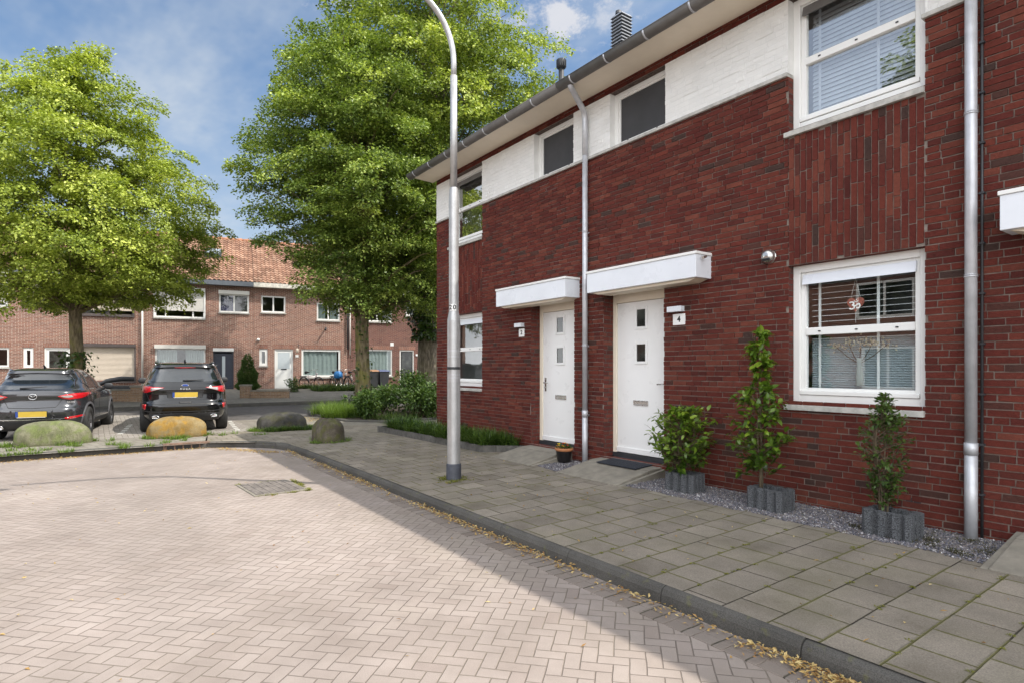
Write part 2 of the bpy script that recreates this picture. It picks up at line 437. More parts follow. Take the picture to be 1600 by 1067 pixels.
def herring(name, bw, ang, stops, joint, jcol, jw=.006, patch=.5, off=(0, 0), worn=False):
    """2:1 blocks in herringbone"""
    m = Mat(name); x, y, z = m.sep(m.coords())
    x = x + (m.noise(2.3, 2) - .5) * .02; y = y + (m.noise(2.9, 2) - .5) * .02
    ca, sa = math.cos(ang) / bw, math.sin(ang) / bw
    u = x * ca + y * sa + off[0]; v = y * ca - x * sa + off[1]
    i, j, fu, fv = u.floor(), v.floor(), u.frac(), v.frac()
    d = (i - j).mod(4.0)
    vert = d.gt(1.5); second = d.gt(.5) * d.lt(1.5); top = d.gt(1.5) * d.lt(2.5)
    lu = fu + second; lv = fv + top
    eh = lu.min(2 - lu).min(fv.min(1 - fv)); ev = fu.min(1 - fu).min(lv.min(2 - lv))
    e = sel(vert, ev, eh) * bw + (m.noise(60, 3) - .5) * .004
    face = e.ss(jw * .3, jw)
    idn = m.white(i - second, j - top + vert * 31.7)
    base = m.ramp(idn, stops)
    grit = m.noise(240, 2, .8)
    base = m.mix(.5, base, m.ramp(grit, [(.3, (.66, .66, .66)), (.68, (1.15, 1.15, 1.15))]), 'MULTIPLY')
    blot = m.noise(.55, 5, .6); b2 = m.noise(3.0, 4, .6)
    base = m.mix(patch, base, m.ramp(blot, [(.3, (.72, .71, .70)), (.7, (1.12, 1.12, 1.12))]), 'MULTIPLY')
    base = m.mix(patch, base, m.ramp(b2, [(.3, (.78, .77, .75)), (.7, (1.1, 1.1, 1.1))]), 'MULTIPLY')
    if worn:                                    # tyre-dark lanes along the road, sandy and oily patches
        y0 = m.sep(m.coords())[1] + (m.noise(.35, 2) - .5) * .9
        lane = (1 - (y0 + 5.6).abs().ss(.25, .95)).max(1 - (y0 + 7.3).abs().ss(.25, .95)) * (m.noise(.8, 4).ss(.3, .7)) * .30
        base = m.mix(lane, base, (.20, .175, .158))
        edge = y0.ss(-4.3, -3.0) * m.noise(1.4, 4).ss(.3, .7) * .45
        base = m.mix(edge, base, (.20, .168, .13))
        oil = m.noise(1.15, 5, .7).ss(.70, .80) * .5
        base = m.mix(oil, base, (.13, .115, .10))
        sand = m.noise(.7, 5, .65).ss(.58, .75) * .35
        base = m.mix(sand, base, (.40, .35, .30))
    g = m.noise(.9, 3)
    jc = m.mix(g.ss(.45, .6), jcol, joint)
    m.set(Base_Color=m.mix(face, jc, base), Roughness=.9, Specular_IOR_Level=.3)
    m.bump(face + grit * .3 + (idn - .5) * .5, .006)
    return m.m
M_tile = paver_tile('pavement_flags')
M_road = herring('road_blocks', .089, R(43.5), [(0, (.315, .268, .240)), (.3, (.345, .296, .268)), (.6, (.328, .278, .248)), (.85, (.36, .310, .280)), (1, (.305, .255, .228))], (.225, .19, .15), (.20, .165, .14), jw=.0045, patch=.62, worn=True)
M_street = herring('street_bricks', .105, R(40), [(0, (.095, .09, .092)), (.5, (.13, .122, .12)), (1, (.11, .098, .092))], (.05, .05, .03), (.06, .055, .05))
M_bay = herring('bay_blocks', .107, R(0), [(0, (.27, .245, .22)), (.5, (.32, .295, .265)), (1, (.25, .22, .195))], (.10, .10, .04), (.10, .09, .07))
M_farp = herring('far_pavers', .15, R(12), [(0, (.21, .195, .165)), (.5, (.26, .24, .205)), (1, (.19, .17, .145))], (.09, .09, .04), (.09, .08, .06))
M_strip = brick_mat('gutter_strip_blocks', [(0, (.23, .195, .17)), (.5, (.29, .25, .22)), (1, (.20, .165, .14))], (.09, .08, .06))
def kerbmat():
    m = Mat('kerb_concrete'); x, y, z = m.sep(m.coords())
    g = m.noise(180, 2, .8); b = m.noise(1.6, 4, .6); q = m.noise(11, 4)
    c = m.mix(g.ss(.3, .7), (.055, .053, .050), (.118, .112, .104)); c = m.mix(.7, c, m.ramp(b, [(.3, (.6, .6, .58)), (.7, (1.25, 1.24, 1.2))]), 'MULTIPLY')
    c = m.mix(q.ss(.58, .72) * .4, c, (.14, .14, .05))
    m.set(Base_Color=c, Roughness=.92, Specular_IOR_Level=.25).bump(g * .5 + q, .006); return m.m
M_kerb = kerbmat()
M_ground = plain('bare_ground', (.16, .14, .10), .95, var=.3, scale=1.5)

# ------------------------------------------------------------------ the ground
def sheet(name, polys, zf, mat, res=None):
    mb = MB()
    for poly in polys:
        tris = tessellate_polygon([[Vector((p[0], p[1], 0)) for p in poly]])
        mb.add([(p[0], p[1], zf(p[0], p[1])) for p in poly], [tuple(t) for t in tris])
    o = mb.build(name, mat); bm = bmesh.new(); bm.from_mesh(o.data)
    for f in bm.faces:
        if f.normal.z < 0: f.normal_flip()
    bm.to_mesh(o.data); bm.free()
    return tag(o, kind='structure')
def grid(name, x0, x1, y0, y1, nx, ny, zf, mat, keep=None):
    xs = np.linspace(x0, x1, nx + 1); ys = np.linspace(y0, y1, ny + 1)
    v = [(x, y, zf(x, y)) for y in ys for x in xs]
    f = [(j*(nx+1)+i, j*(nx+1)+i+1, (j+1)*(nx+1)+i+1, (j+1)*(nx+1)+i) for j in range(ny) for i in range(nx)
         if keep is None or keep((xs[i]+xs[i+1])/2, (ys[j]+ys[j+1])/2)]
    return tag(MB().add(v, f).build(name, mat), kind='structure')
def ZP(x, y):                                   # pavement level
    a = .03 * min(0, max(-3.2, y))
    t = min(1, max(0, (-11.2 - x) / 3.5))
    return a * (1 - t) + -.1 * t
ZR = -.205
sheet('ground', [[(-600, -600), (600, -600), (600, 600), (-600, 600)]], lambda x, y: -.42, M_ground)
sheet('road', [[(-13.6, -15.5), (14, -15.5), (14, -2.85), (-11.5, -2.85), (-12.4, -2.9), (-13.6, -4.1)]], lambda x, y: ZR, M_road)
KP = [(14, -2.93), (-11.55, -2.93), (-12.05, -2.97), (-12.5, -3.1), (-12.95, -3.4), (-13.22, -3.75), (-13.42, -4.2), (-13.47, -4.6), (-13.47, -15.5)]
sheet('pavement', [[(-11.2, -2.86), (14, -2.86), (14, .3), (-11.2, .3)]], ZP, M_tile)
side = [(-11.2, .3), (-11.2, 14), (-15.4, 14), (-15.4, -3.9), (-13.41, -4.2), (-13.15, -3.72), (-12.9, -3.34), (-12.47, -3.04), (-12.05, -2.9), (-11.2, -2.86)]
sheet('corner_pavement', [side], lambda x, y: ZP(x, y), M_tile)
sheet('end_pavement', [[(-15.4, -3.9), (-15.4, -15.5), (-13.4, -15.5), (-13.4, -4.25)]], lambda x, y: -.1, M_farp)
GZ = lambda d: (lambda x, y: G(x) + d)
grid('side_path', -18.4, -15.4, -2.75, 14, 6, 4, GZ(-.001), M_farp)
bay = [(-15.4, -15.5), (-15.4, -2.75), (-17.0, -2.75), (-17.9, -2.75), (-19.3, -3.6), (-21.3, -5.2), (-21.3, -15.5)]
grid('parking_bay', -21.4, -15.4, -26, -2.75, 24, 46, GZ(.0), M_bay, lambda x, y: x > -18 or (y < -2.75 - (-18 - x) * .74))
grid('cross_street', -23.45, -17.0, -50, 40, 12, 12, GZ(-.05), M_street)
def farz(x, y): return G(x) + .06
grid('far_pavement', -36.5, -23.4, -50, 40, 14, 12, farz, M_farp)

def kerb_run(mb, pts, zt, zb, wid, seg=1.0, left=1, drop=None):
    """kerb stones about a metre long with tight joints; profile with a chamfered front edge"""
    P = [np.array(p, float) for p in pts]
    for a, b in zip(P[:-1], P[1:]):
        L = np.linalg.norm(b - a); n = max(1, round(L / seg)); d = (b - a) / L; nn = np.array([-d[1], d[0]]) * left
        for i in range(n):
            s0 = a + d * (L * i / n + .003); s1 = a + d * (L * (i + 1) / n - (.003 if i < n - 1 else -.002))
            j = rnd.uniform(-.004, .004)
            prof = [(0, zb), (.012, zt - .05 + j), (.028, zt - .018 + j), (.055, zt - .002 + j), (wid, zt + j), (wid, zb)]
            vs = [(*(q + nn * o), z) for q in (s0, s1) for o, z in prof]; k = len(prof)
            mb.add(vs, [(c, c+1, c+1+k, c+k) for c in range(k-1)] + [tuple(range(k)), tuple(range(2*k-1, k-1, -1))])
mb = MB(); kerb_run(mb, KP, -.088, -.36, .15, 1.0, -1)
tag(mb.build('kerb', M_kerb, bevel=.004), kind='structure')
mb = MB(); kerb_run(mb, [(-23.36, 40), (-23.36, 10), (-23.4, -10), (-23.4, -50)], G(-23.4) + .075, -.4, .15, 1.0, -1)
tag(mb.build('kerb', M_kerb, bevel=.004), kind='structure')
# two courses of blocks laid along the kerb
mb = MB()
for r_ in range(2):
    x = 14.0
    while x > -11.6:
        y1 = -2.945 - r_ * .11
        mb.box(x - .21, x - .004, y1 - .105, y1, -.33, ZR + .004 + rnd.uniform(0, .003)); x -= .214
tag(mb.build('gutter_strip', M_strip, bevel=.004), kind='structure')
# ------------------------------------------------------------------ the red brick houses on the right
WT = 5.50                                       # top of the wall
LEDGE = 4.575
PANELS = []
def wall_cells(mb, x0, x1, z0, z1, holes, y0, reveal):
    """front faces round the openings, and the sides of each opening"""
    xs = sorted({x0, x1, *[q for h in holes for q in h[:2]]}); zs = sorted({z0, z1, *[q for h in holes for q in h[2:4]]})
    xs = [q for q in xs if x0 <= q <= x1]; zs = [q for q in zs if z0 <= q <= z1]
    for a, b in zip(xs[:-1], xs[1:]):
        for c, d in zip(zs[:-1], zs[1:]):
            mx, mz = (a+b)/2, (c+d)/2
            if any(h[0] < mx < h[1] and h[2] < mz < h[3] for h in holes): continue
            mb.quad((a, y0, c), (b, y0, c), (b, y0, d), (a, y0, d))
    for h in holes:
        a, b, c, d = h[:4]; y1 = y0 + reveal
        if c > z1 or h in PANELS: continue
        if d > z1:
            d = z1
            mb.quad((a, y0, c), (a, y0, d), (a, y1, d), (a, y1, c)); mb.quad((b, y0, c), (b, y1, c), (b, y1, d), (b, y0, d)); continue
        mb.quad((a, y0, c), (a, y0, d), (a, y1, d), (a, y1, c)); mb.quad((b, y0, c), (b, y1, c), (b, y1, d), (b, y0, d))
        mb.quad((a, y0, d), (b, y0, d), (b, y1, d), (a, y1, d)); mb.quad((a, y0, c), (a, y1, c), (b, y1, c), (b, y0, c))
def ringframe(mb, x0, x1, z0, z1, w, y0, y1, wb=None):
    wb = w if wb is None else wb
    mb.box(x0, x0+w, y0, y1, z0, z1); mb.box(x1-w, x1, y0, y1, z0, z1)
    mb.box(x0+w, x1-w, y0, y1, z1-w, z1); mb.box(x0+w, x1-w, y0, y1, z0, z0+wb)
def slats(mb, x0, x1, z0, z1, y, pitch, dep, tilt, th=.002):
    z = z0
    while z < z1:
        dz = dep / 2 * math.sin(tilt); dy = dep / 2 * math.cos(tilt)
        mb.add([(x0, y-dy, z-dz), (x1, y-dy, z-dz), (x1, y+dy, z+dz), (x0, y+dy, z+dz),
                (x0, y-dy, z-dz+th), (x1, y-dy, z-dz+th), (x1, y+dy, z+dz+th), (x0, y+dy, z+dz+th)],
               [(0,3,2,1),(4,5,6,7),(0,1,5,4),(2,3,7,6)]); z += pitch
def big_window(P, off, x0, x1, z0, z1, d=.09, screen=True, blind='open', sill=True, pleat=0):
    mb = MB(off); y = d
    ringframe(mb, x0, x1, z0, z1, .075, y, y+.09, .085)
    win = mb.build('window', M_white, P, bevel=.006)
    zt = z1 - (z1-z0) * .457; zb = z1 - (z1-z0) * .51
    mb = MB(off); ringframe(mb, x0+.075, x1-.075, z0+.085, z1-.075, .05, y+.03, y+.085, .075)
    mb.box(x0+.125, x1-.125, y+.022, y+.08, zb, zt)
    mb.box(x0+.078, x1-.078, y-.012, y+.028, z0+.088, z0+.13)
    mb.build('sash', M_white, win, bevel=.005)
    for q in (.16, .5, .84):
        mb = MB(off); cx = x0 + .1 + (x1-x0-.2) * q; mb.box(cx-.012, cx+.012, y+.014, y+.0215, (zb+zt)/2-.006, (zb+zt)/2+.006)
        mb.build('vent_clip', M_dark, win)
    mb = MB(off)
    for a, b in ((z0+.16, zb), (zt, z1-.125)): mb.quad((x0+.125, y+.06, a), (x1-.125, y+.06, a), (x1-.125, y+.06, b), (x0+.125, y+.06, b))
    mb.build('pane', M_glassup if z0 > 3 else M_glass, win)
    if screen:
        mb = MB(off); zt2 = z1 - .105
        prof = [(y-.02, zt2-.105), (y+.028, zt2-.09), (y+.028, zt2), (y+.004, zt2)]
        n = len(prof); a, b = x0+.105, x1-.105
        mb.add([(a, py, pz) for py, pz in prof] + [(b, py, pz) for py, pz in prof], [tuple(range(n)), tuple(range(2*n-1, n-1, -1))] + [(i, (i+1) % n, (i+1) % n + n, i+n) for i in range(n)])
        mb.build('sunscreen_cassette', M_alu if screen != 'dark' else M_pvc, win, bevel=.003)
    if blind:
        mb = MB(off)
        slats(mb, x0+.13, x1-.13, z0+.16 + pleat, z1-.13, y+.17, .06 if blind == 'open' else .047, .05, R(8) if blind == 'open' else R(62), .0035)
        for q in (.17, .62): mb.box(x0+(x1-x0)*q-.013, x0+(x1-x0)*q+.013, y+.138, y+.142, z0+.16, z1-.13)
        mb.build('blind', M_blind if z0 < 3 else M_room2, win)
    if pleat:
        mb = MB(off); z = z0 + .13; k = 0
        while z < z0 + .16 + pleat:
            mb.quad((x0+.12, y+.16, z), (x1-.12, y+.16, z), (x1-.12, y+.185, z+.012), (x0+.12, y+.185, z+.012))
            mb.quad((x0+.12, y+.185, z+.012), (x1-.12, y+.185, z+.012), (x1-.12, y+.16, z+.024), (x0+.12, y+.16, z+.024)); z += .024
        mb.build('pleated_blind', M_blindf, win)
    if sill:
        mb = MB(off); mb.add([(x0-.035, -.045, z0-.075), (x1+.0, -.045, z0-.075), (x1+.0, y+.03, z0-.072), (x0-.035, y+.03, z0-.072),
                              (x0-.035, -.045, z0-.022), (x1+.0, -.045, z0-.022), (x1+.0, y+.03, z0-.004), (x0-.035, y+.03, z0-.004)],
                             [(0,3,2,1),(4,5,6,7),(0,1,5,4),(1,2,6,5),(2,3,7,6),(3,0,4,7)])
        mb.build('sill', M_conc, win, bevel=.004)
    return win
def small_window(P, off, x0, x1, z0, z1, d=.09):
    y = d; mb = MB(off); ringframe(mb, x0, x1, z0, z1, .06, y, y+.09)
    win = mb.build('window', M_white, P, bevel=.005)
    mb = MB(off); ringframe(mb, x0+.06, x1-.06, z0+.06, z1-.06, .028, y+.02, y+.07); mb.build('sash', M_white, win, bevel=.004)
    mb = MB(off); a, b, c, e = x0+.088, x1-.088, z0+.088, z1-.088
    mb.quad((a, y+.04, c), (b, y+.04, c), (b, y+.04, e), (a, y+.04, e)); mb.build('insect_screen', M_screen, win)
    for q in (.18, .82): mb = MB(off); mb.box(a+(b-a)*q-.015, a+(b-a)*q+.015, y+.01, y+.05, c-.024, c-.008); mb.build('latch', M_dark, win)
    return win
def door(P, off, x0, x1, z0, z1, d, panes, slot, handle, hinge):
    mb = MB(off); y = d
    mb.box(x0, x0+.07, y, y+.11, z0, z1); mb.box(x1-.07, x1, y, y+.11, z0, z1); mb.box(x0+.07, x1-.07, y, y+.11, z1-.14, z1)
    fr = mb
    mb = MB(off); mb.box(x0+.075, x1-.075, y+.018, y+.072, z0+.055, z1-.145)
    mb.box(x0+.078, x1-.078, y-.002, y+.017, z0+.062, z0+.135)
    leaf = mb.build('door', M_door, P, bevel=.004)
    fr.build('door_frame', M_cream, leaf, bevel=.005)
    mb = MB(off); mb.box(x0, x1, y-.01, y+.13, z0-.02, z0+.05); mb.build('threshold', M_dark, leaf, bevel=.004)
    for (cx, cz, hw, hh) in panes:
        mb = MB(off); ringframe(mb, cx-hw-.045, cx+hw+.045, cz-hh-.045, cz+hh+.045, .04, y+.004, y+.017); tr = mb.build('glazing_bead', M_door, leaf, bevel=.005)
        mb = MB(off); mb.quad((cx-hw-.005, y+.0165, cz-hh-.005), (cx+hw+.005, y+.0165, cz-hh-.005), (cx+hw+.005, y+.0165, cz+hh+.005), (cx-hw-.005, y+.0165, cz+hh+.005))
        mb.build('pane', M_doorglass, leaf)
    cx, cz = slot; mb = MB(off); ringframe(mb, cx-.135, cx+.135, cz-.035, cz+.035, .014, y+.004, y+.0175); mb.box(cx-.121, cx+.121, y+.01, y+.0175, cz-.021, cz+.021)
    mb.build('letter_slot', M_steel, leaf, bevel=.003)
    cx, cz = handle; s = hinge
    mb = MB(off); mb.box(cx-.02, cx+.02, y+.008, y+.0175, cz-.115, cz+.115)
    mb.tube([(cx, y+.012, cz+.03), (cx, y-.035, cz+.03), (cx+.02*s, y-.045, cz+.03), (cx+.12*s, y-.045, cz+.026)], .010, 10)
    mb.lathe([(0, -.01), (.013, -.01), (.013, .02)], (cx, y+.005, cz-.05), 12, 'y')
    mb.build('handle', M_steel, leaf)
    return leaf
def doorglass():
    m = Mat('door_pane_glass'); n = m.noise(2.2, 3)
    m.set(Base_Color=m.mix(n.ss(.4, .65), (.012, .014, .013), (.06, .068, .06)), Roughness=.06, Specular_IOR_Level=.7); return m.m
M_doorglass = doorglass(); M_room2 = plain('grey_blind', (.55, .56, .60), .6)  # greyer slat colour for the upper-floor blinds
def canopy(P, off, x0, x1):
    mb = MB(off); mb.box(x0, x1, -.30, .03, 2.492, 2.765)
    c = mb.build('canopy', M_alu, P, bevel=.004)
    mb = MB(off); mb.box(x0-.012, x1+.012, -.312, .03, 2.766, 2.80); mb.build('canopy_trim', M_white, c, bevel=.004)
    mb = MB(off); mb.prism([(x0+.05, 2.4915), (x1-.05, 2.4915), (x1-.16, 2.46), (x0+.16, 2.46)], -.24, .02); mb.build('soffit_panel', M_cream, c)
    return c
def text_mesh(name, s, size, loc, mat, parent, rot=(R(90), 0, 0), ext=.001, bold=0.0):
    cu = bpy.data.curves.new(name, 'FONT'); cu.body = s; cu.size = size; cu.align_x = 'CENTER'; cu.align_y = 'CENTER'; cu.resolution_u = 8; cu.extrude = ext; cu.offset = bold
    o = bpy.data.objects.new(name + '_curve', cu); col.objects.link(o)
    dg = bpy.context.evaluated_depsgraph_get(); me = bpy.data.meshes.new_from_object(o.evaluated_get(dg))
    bpy.data.objects.remove(o); me.materials.clear()
    q = link_mesh(name, me, mat, parent); q.location = loc; q.rotation_euler = rot; return q
def number_lamp(P, off, cx, num, zl=(2.13, 2.20), zp=(1.965, 2.105), w=.16, wl=.2):
    mb = MB(off); mb.box(cx-wl/2-.03, cx+wl/2-.03, -.085, .02, zl[0], zl[1]); mb.build('wall_lamp', M_alu, P, bevel=.004)
    mb = MB(off); mb.box(cx-w/2, cx+w/2, -.016, .02, zp[0], zp[1]); pl = mb.build('number_plate', M_plate, P, bevel=.002)
    text_mesh('numeral', num, .10, (cx-off[0], -.0175, (zp[0]+zp[1])/2), M_num, pl, bold=.003)
def downpipe(P, off, x, top, y=-.085, r=.041, joints=(1.0, 2.3, 3.4), elbow=True):
    mb = MB(off)
    if elbow: mb.tube([(x+.19, -.545, 5.50), (x+.185, -.53, 5.44), (x+.16, -.47, 5.41), (x+.03, -.15, 5.26), (x, y-.01, 5.20), (x, y, 5.12), (x, y, 4.6)], r*1.05, 14)
    mb.tube([(x, y, 4.62 if elbow else top), (x, y, .75)], r, 16); mb.tube([(x, y, .75), (x, y, -.1)], r*1.06, 16)
    mb.tube([(x, y, .69), (x, y, .79)], r*1.14, 16)
    p = mb.build('downpipe', M_zinc, P)
    for z in joints:
        mb = MB(off)
        mb.lathe([(r, -.006), (r+.005, -.006), (r+.005, .006), (r, .006)], (x, y, z), 16)
        mb.lathe([(r, .012), (r+.004, .012), (r+.004, .020), (r, .020)], (x, y, z), 16); mb.box(x-.012, x+.012, y+r, .02, z-.01, z+.01)
        mb.build('pipe_bracket', M_zinc, p)
    return p
def gutter_run(P, off, x0, x1, y=-.56, z=5.53, r=.075):
    mb = MB(off); n = 9
    prof = [(y + r*math.cos(PI + PI*i/n), z + r*math.sin(PI + PI*i/n)) for i in range(n+1)]
    prof = [(y-r-.012, z+.006), (y-r-.010, z+.014)] + prof
    vs = [(x, a, b) for x in (x0, x1) for a, b in prof]; k = len(prof)
    mb.add(vs, [(i, i+1, i+1+k, i+k) for i in range(k-1)], True)
    g = mb.build('gutter', M_pvc, P)
    s = g.modifiers.new('thickness', 'SOLIDIFY'); s.thickness = .006
    x = x0 + .3
    while x < x1:
        mb = MB(off)
        ring = [(y + (r+.007)*math.cos(PI + PI*i/n), z + (r+.007)*math.sin(PI + PI*i/n)) for i in range(n+1)]
        mb.add([(q, a, b) for q in (x-.012, x+.012) for a, b in ring], [(i, i+1, i+2+n, i+1+n) for i in range(n)], True); x += .68
        b = mb.build('gutter_bracket', M_zinc, g); s = b.modifiers.new('thickness', 'SOLIDIFY'); s.thickness = .004
    return g
def slate_mat():
    m = Mat('dark_roof_tile'); x, y, z = m.sep(m.coords()); u = x / .3; v = z / .2
    e = (u.frac().min(1 - u.frac())).min(v.frac()); i = m.white(u.floor(), v.floor())
    m.set(Base_Color=m.mix(i, (.03, .03, .032), (.055, .054, .055)), Roughness=.45).bump(e.ss(0, .12), .02); return m.m
M_roof = slate_mat()
def lay_bricks(name, parent, off, x0, x1, z0, z1, holes, mat, upright=False, y0=0.0, proud=.011, seed=0, headers=.28, rough=.0016, ch=.0625):
    """every brick of the face laid one by one in random bond, standing proud of recessed mortar"""
    rg = np.random.default_rng(seed); B = []
    if upright: a0, a1, b0, b1 = z0, z1, x0, x1
    else: a0, a1, b0, b1 = x0, x1, z0, z1
    n = max(1, round((b1 - b0) / ch)) if upright else int(math.ceil((b1 - b0) / ch)); step = (b1 - b0) / n if upright else ch
    for r_ in range(n):
        lo = b0 + r_ * step + .0052; hi = min(b0 + (r_ + 1) * step - .0052, b1)
        if hi - lo < .015: continue
        cuts = []
        if not upright:
            mid = (lo + hi) / 2; cuts = sorted((h[0], h[1]) for h in holes if h[2] < mid < h[3])
        segs = []; s = a0
        for c, d in cuts: segs.append((s, c)); s = d
        segs.append((s, a1))
        q = a0 - rg.uniform(0, .2)
        while q < a1:
            L = .10 if rg.random() < headers else .21
            p0, p1 = q, q + L; q += L + .0105
            for c, d in segs:
                e0, e1 = max(p0, c), min(p1, d)
                if e1 - e0 > .02: B.append((e0, e1, lo, hi))
    B = np.array(B); k = len(B); dep = y0 - proud - rg.normal(0, .0018, k)
    j = lambda: rg.normal(0, rough, k)
    def P(a, b, y):
        return np.stack([b, y, a], 1) if upright else np.stack([a, y, b], 1)
    f4 = [P(B[:, p] + j(), B[:, q] + j(), dep + j() * .4) for p, q in ((0, 2), (1, 2), (1, 3), (0, 3))]
    g4 = [P(B[:, p], B[:, q], np.full(k, y0 + .002)) for p, q in ((0, 2), (1, 2), (1, 3), (0, 3))]
    V = np.stack(f4 + g4, 1).reshape(-1, 3) - np.array(off); base = (np.arange(k) * 8)[:, None]
    F = np.concatenate([base + np.array([f]) for f in ((0, 1, 2, 3), (4, 5, 1, 0), (5, 6, 2, 1), (6, 7, 3, 2), (7, 4, 0, 3))])
    if upright: F = F[:, ::-1]
    return big_mesh(name, V, F, mat, parent, np.tile(rg.random(k), 5))
def fired_brick(name, stops, stain=.4, grain=.45):
    m = Mat(name); a = m.N.new('ShaderNodeAttribute'); a.attribute_name = 'tint'; x, y, z = m.sep(m.coords())
    c = m.ramp(K(m.nt, a.outputs['Fac']), stops); g = m.noise(130, 4, .75); g2 = m.noise(38, 3, .6)
    c = m.mix(grain, c, m.ramp(g, [(.32, (.35, .32, .3)), (.7, (1.25, 1.22, 1.2))]), 'MULTIPLY')
    c = m.mix(grain, c, m.ramp(g2, [(.3, (.6, .58, .58)), (.7, (1.2, 1.15, 1.1))]), 'MULTIPLY')
    c = m.mix(stain, c, m.ramp(m.noise(.8, 4, .6), [(.3, (.62, .62, .62)), (.68, (1.08, 1.06, 1.04))]), 'MULTIPLY')
    run = m.noise(1, 4, .6, m.comb(x * 3.2, y * 3, z * .35)); c = m.mix(stain * .7, c, m.ramp(run, [(.36, (.66, .66, .66)), (.6, (1, 1, 1))]), 'MULTIPLY')
    salt = m.noise(5, 5, .7).ss(.66, .80) * m.noise(60, 3).ss(.45, .7) * .35
    c = m.mix(salt, c, (.42, .36, .32))
    m.set(Base_Color=c, Roughness=.88, Specular_IOR_Level=.2).bump(g + g2 * .8, .009); return m.m
M_fired = fired_brick('fired_red_brick', RED); M_painted = fired_brick('painted_brick_face', [(0, (.82, .82, .80)), (1, (.87, .87, .85))], .10, .05)
M_mortar = plain('grey_brown_mortar', (.215, .18, .155), .95, var=.3, scale=14, bump=.004, bscale=90)
M_mortarw = plain('painted_mortar', (.76, .76, .74), .8, var=.05)
def near_house(name, label, x0, x1, holes, panels, wins, extra):
    off = (x0, 0, 0)
    P = thing(name, label, 'house', off, 0, 'red brick terraced houses')
    mb = MB(off)
    white = (x0, x1, LEDGE, 5.375)
    hs = holes + panels; PANELS.extend(panels)
    wall_cells(mb, x0, x1, -.4, LEDGE - .03, hs, 0, .1)
    nfront = len(mb.f)
    for h in holes:                                        # deeper sides for the doors
        if h[2] < .3:
            mb.quad((h[0], .1, h[2]), (h[0], .1, h[3]), (h[0], .24, h[3]), (h[0], .24, h[2])); mb.quad((h[1], .1, h[2]), (h[1], .24, h[2]), (h[1], .24, h[3]), (h[1], .1, h[3]))
    mb.quad((x0, -.001, 5.375), (x1, -.001, 5.375), (x1, -.001, WT+.02), (x0, -.001, WT+.02)); mb.quad((x0, -.001, 5.375), (x0, .1, 5.375), (x1, .1, 5.375), (x1, -.001, 5.375))
    # side and back walls close the house
    mb.quad((x0, 0, -.4), (x0, 0, WT), (x0, 9, WT), (x0, 9, -.4)); mb.quad((x1, 0, -.4), (x1, 9, -.4), (x1, 9, WT), (x1, 0, WT)); mb.quad((x0, 9, -.4), (x0, 9, WT), (x1, 9, WT), (x1, 9, -.4))
    mb.add([(x0, 0, WT), (x0, 9, WT), (x0, 4.5, WT+3.2)], [(0, 1, 2)]); mb.add([(x1, 0, WT), (x1, 9, WT), (x1, 4.5, WT+3.2)], [(0, 2, 1)])
    mb.mi = [1 if all(abs(mb.v[i][1]) < .0015 for i in f) else 0 for f in mb.f]
    wl = mb.build('wall', [M_red, M_mortar], P)
    sd_ = int(abs(x0) * 10)
    lay_bricks('brickwork', wl, off, x0, x1, -.3, LEDGE - .031, hs, M_fired, seed=sd_)
    lay_bricks('brickwork', wl, off, x0, x1, 5.377, WT, [], M_fired, seed=sd_ + 1, y0=-.001)
    mb = MB(off)
    for a, b, c, d in panels: mb.quad((a, -.001, c), (b, -.001, c), (b, -.001, d), (a, -.001, d))
    if panels:
        pn = mb.build('upright_brick_panel', M_mortar, P)
        for k, (a, b, c, d) in enumerate(panels): lay_bricks('brickwork', pn, off, a + .004, b - .004, c + .006, d, [], M_fired, True, -.001, seed=sd_ + 5 + k, headers=.2)
    # white painted band between the upper windows, standing a little proud, on a concrete ledge
    cuts = sorted([(h[0], h[1]) for h in holes if h[3] > 5.0]); xs = x0; segs = []
    for a, b in cuts: segs.append((xs, a)); xs = b
    segs.append((xs, x1)); mb = MB(off); ml = MB(off)
    for k, (a, b) in enumerate(segs):
        if b - a < .02: continue
        mb = MB(off); mb.box(a, b, -.012, .12, LEDGE + .012, 5.374); wb = mb.build('white_band', M_mortarw, P)
        lay_bricks('painted_brickwork', wb, off, a + .001, b - .001, LEDGE + .014, 5.374, [], M_painted, y0=-.012, proud=.0035, seed=sd_ + 20 + k)
        ml = MB(off); ml.box(a - (.02 if a > x0 + .01 else 0), b + .0, -.045, .1, LEDGE - .03, LEDGE + .011); ml.build('ledge', M_conc, P, bevel=.004)
    for a, b in cuts:
        h = [q for q in holes if q[0] == a and q[3] > 5.0][0]
        if h[2] > 4.4: ml = MB(off); ml.box(a + .001, b - .021, -.043, .16, LEDGE - .03, LEDGE + .009); ml.build('ledge', M_conc, P, bevel=.004)
    # eaves: sloped cream board, gutter, roof
    mb = MB(off); xa = x0 - (.17 if 'end' in extra else -.001); xb = x1 - .001
    mb.add([(xa, -.012, WT-.02), (xb, -.012, WT-.02), (xb, -.47, WT-.0), (xa, -.47, WT-.0), (xa, -.012, WT+.05), (xb, -.012, WT+.05), (xb, -.47, WT+.05), (xa, -.47, WT+.05)],
           [(0,1,2,3),(4,7,6,5),(0,4,5,1),(1,5,6,2),(2,6,7,3),(3,7,4,0)])
    mb.build('eaves_board', M_cream, P)
    gutter_run(P, off, xa - (.02 if 'end' in extra else 0), xb)
    mb = MB(off); mb.add([(xa, -.55, WT+.06), (xb, -.55, WT+.06), (xb, 4.5, WT+3.55), (xa, 4.5, WT+3.55), (xa, 9.6, WT+.06), (xb, 9.6, WT+.06)], [(0, 1, 2, 3), (3, 2, 5, 4)])
    r_ = mb.build('roof', M_roof, P); s = r_.modifiers.new('thickness', 'SOLIDIFY'); s.thickness = .05; s.offset = -1
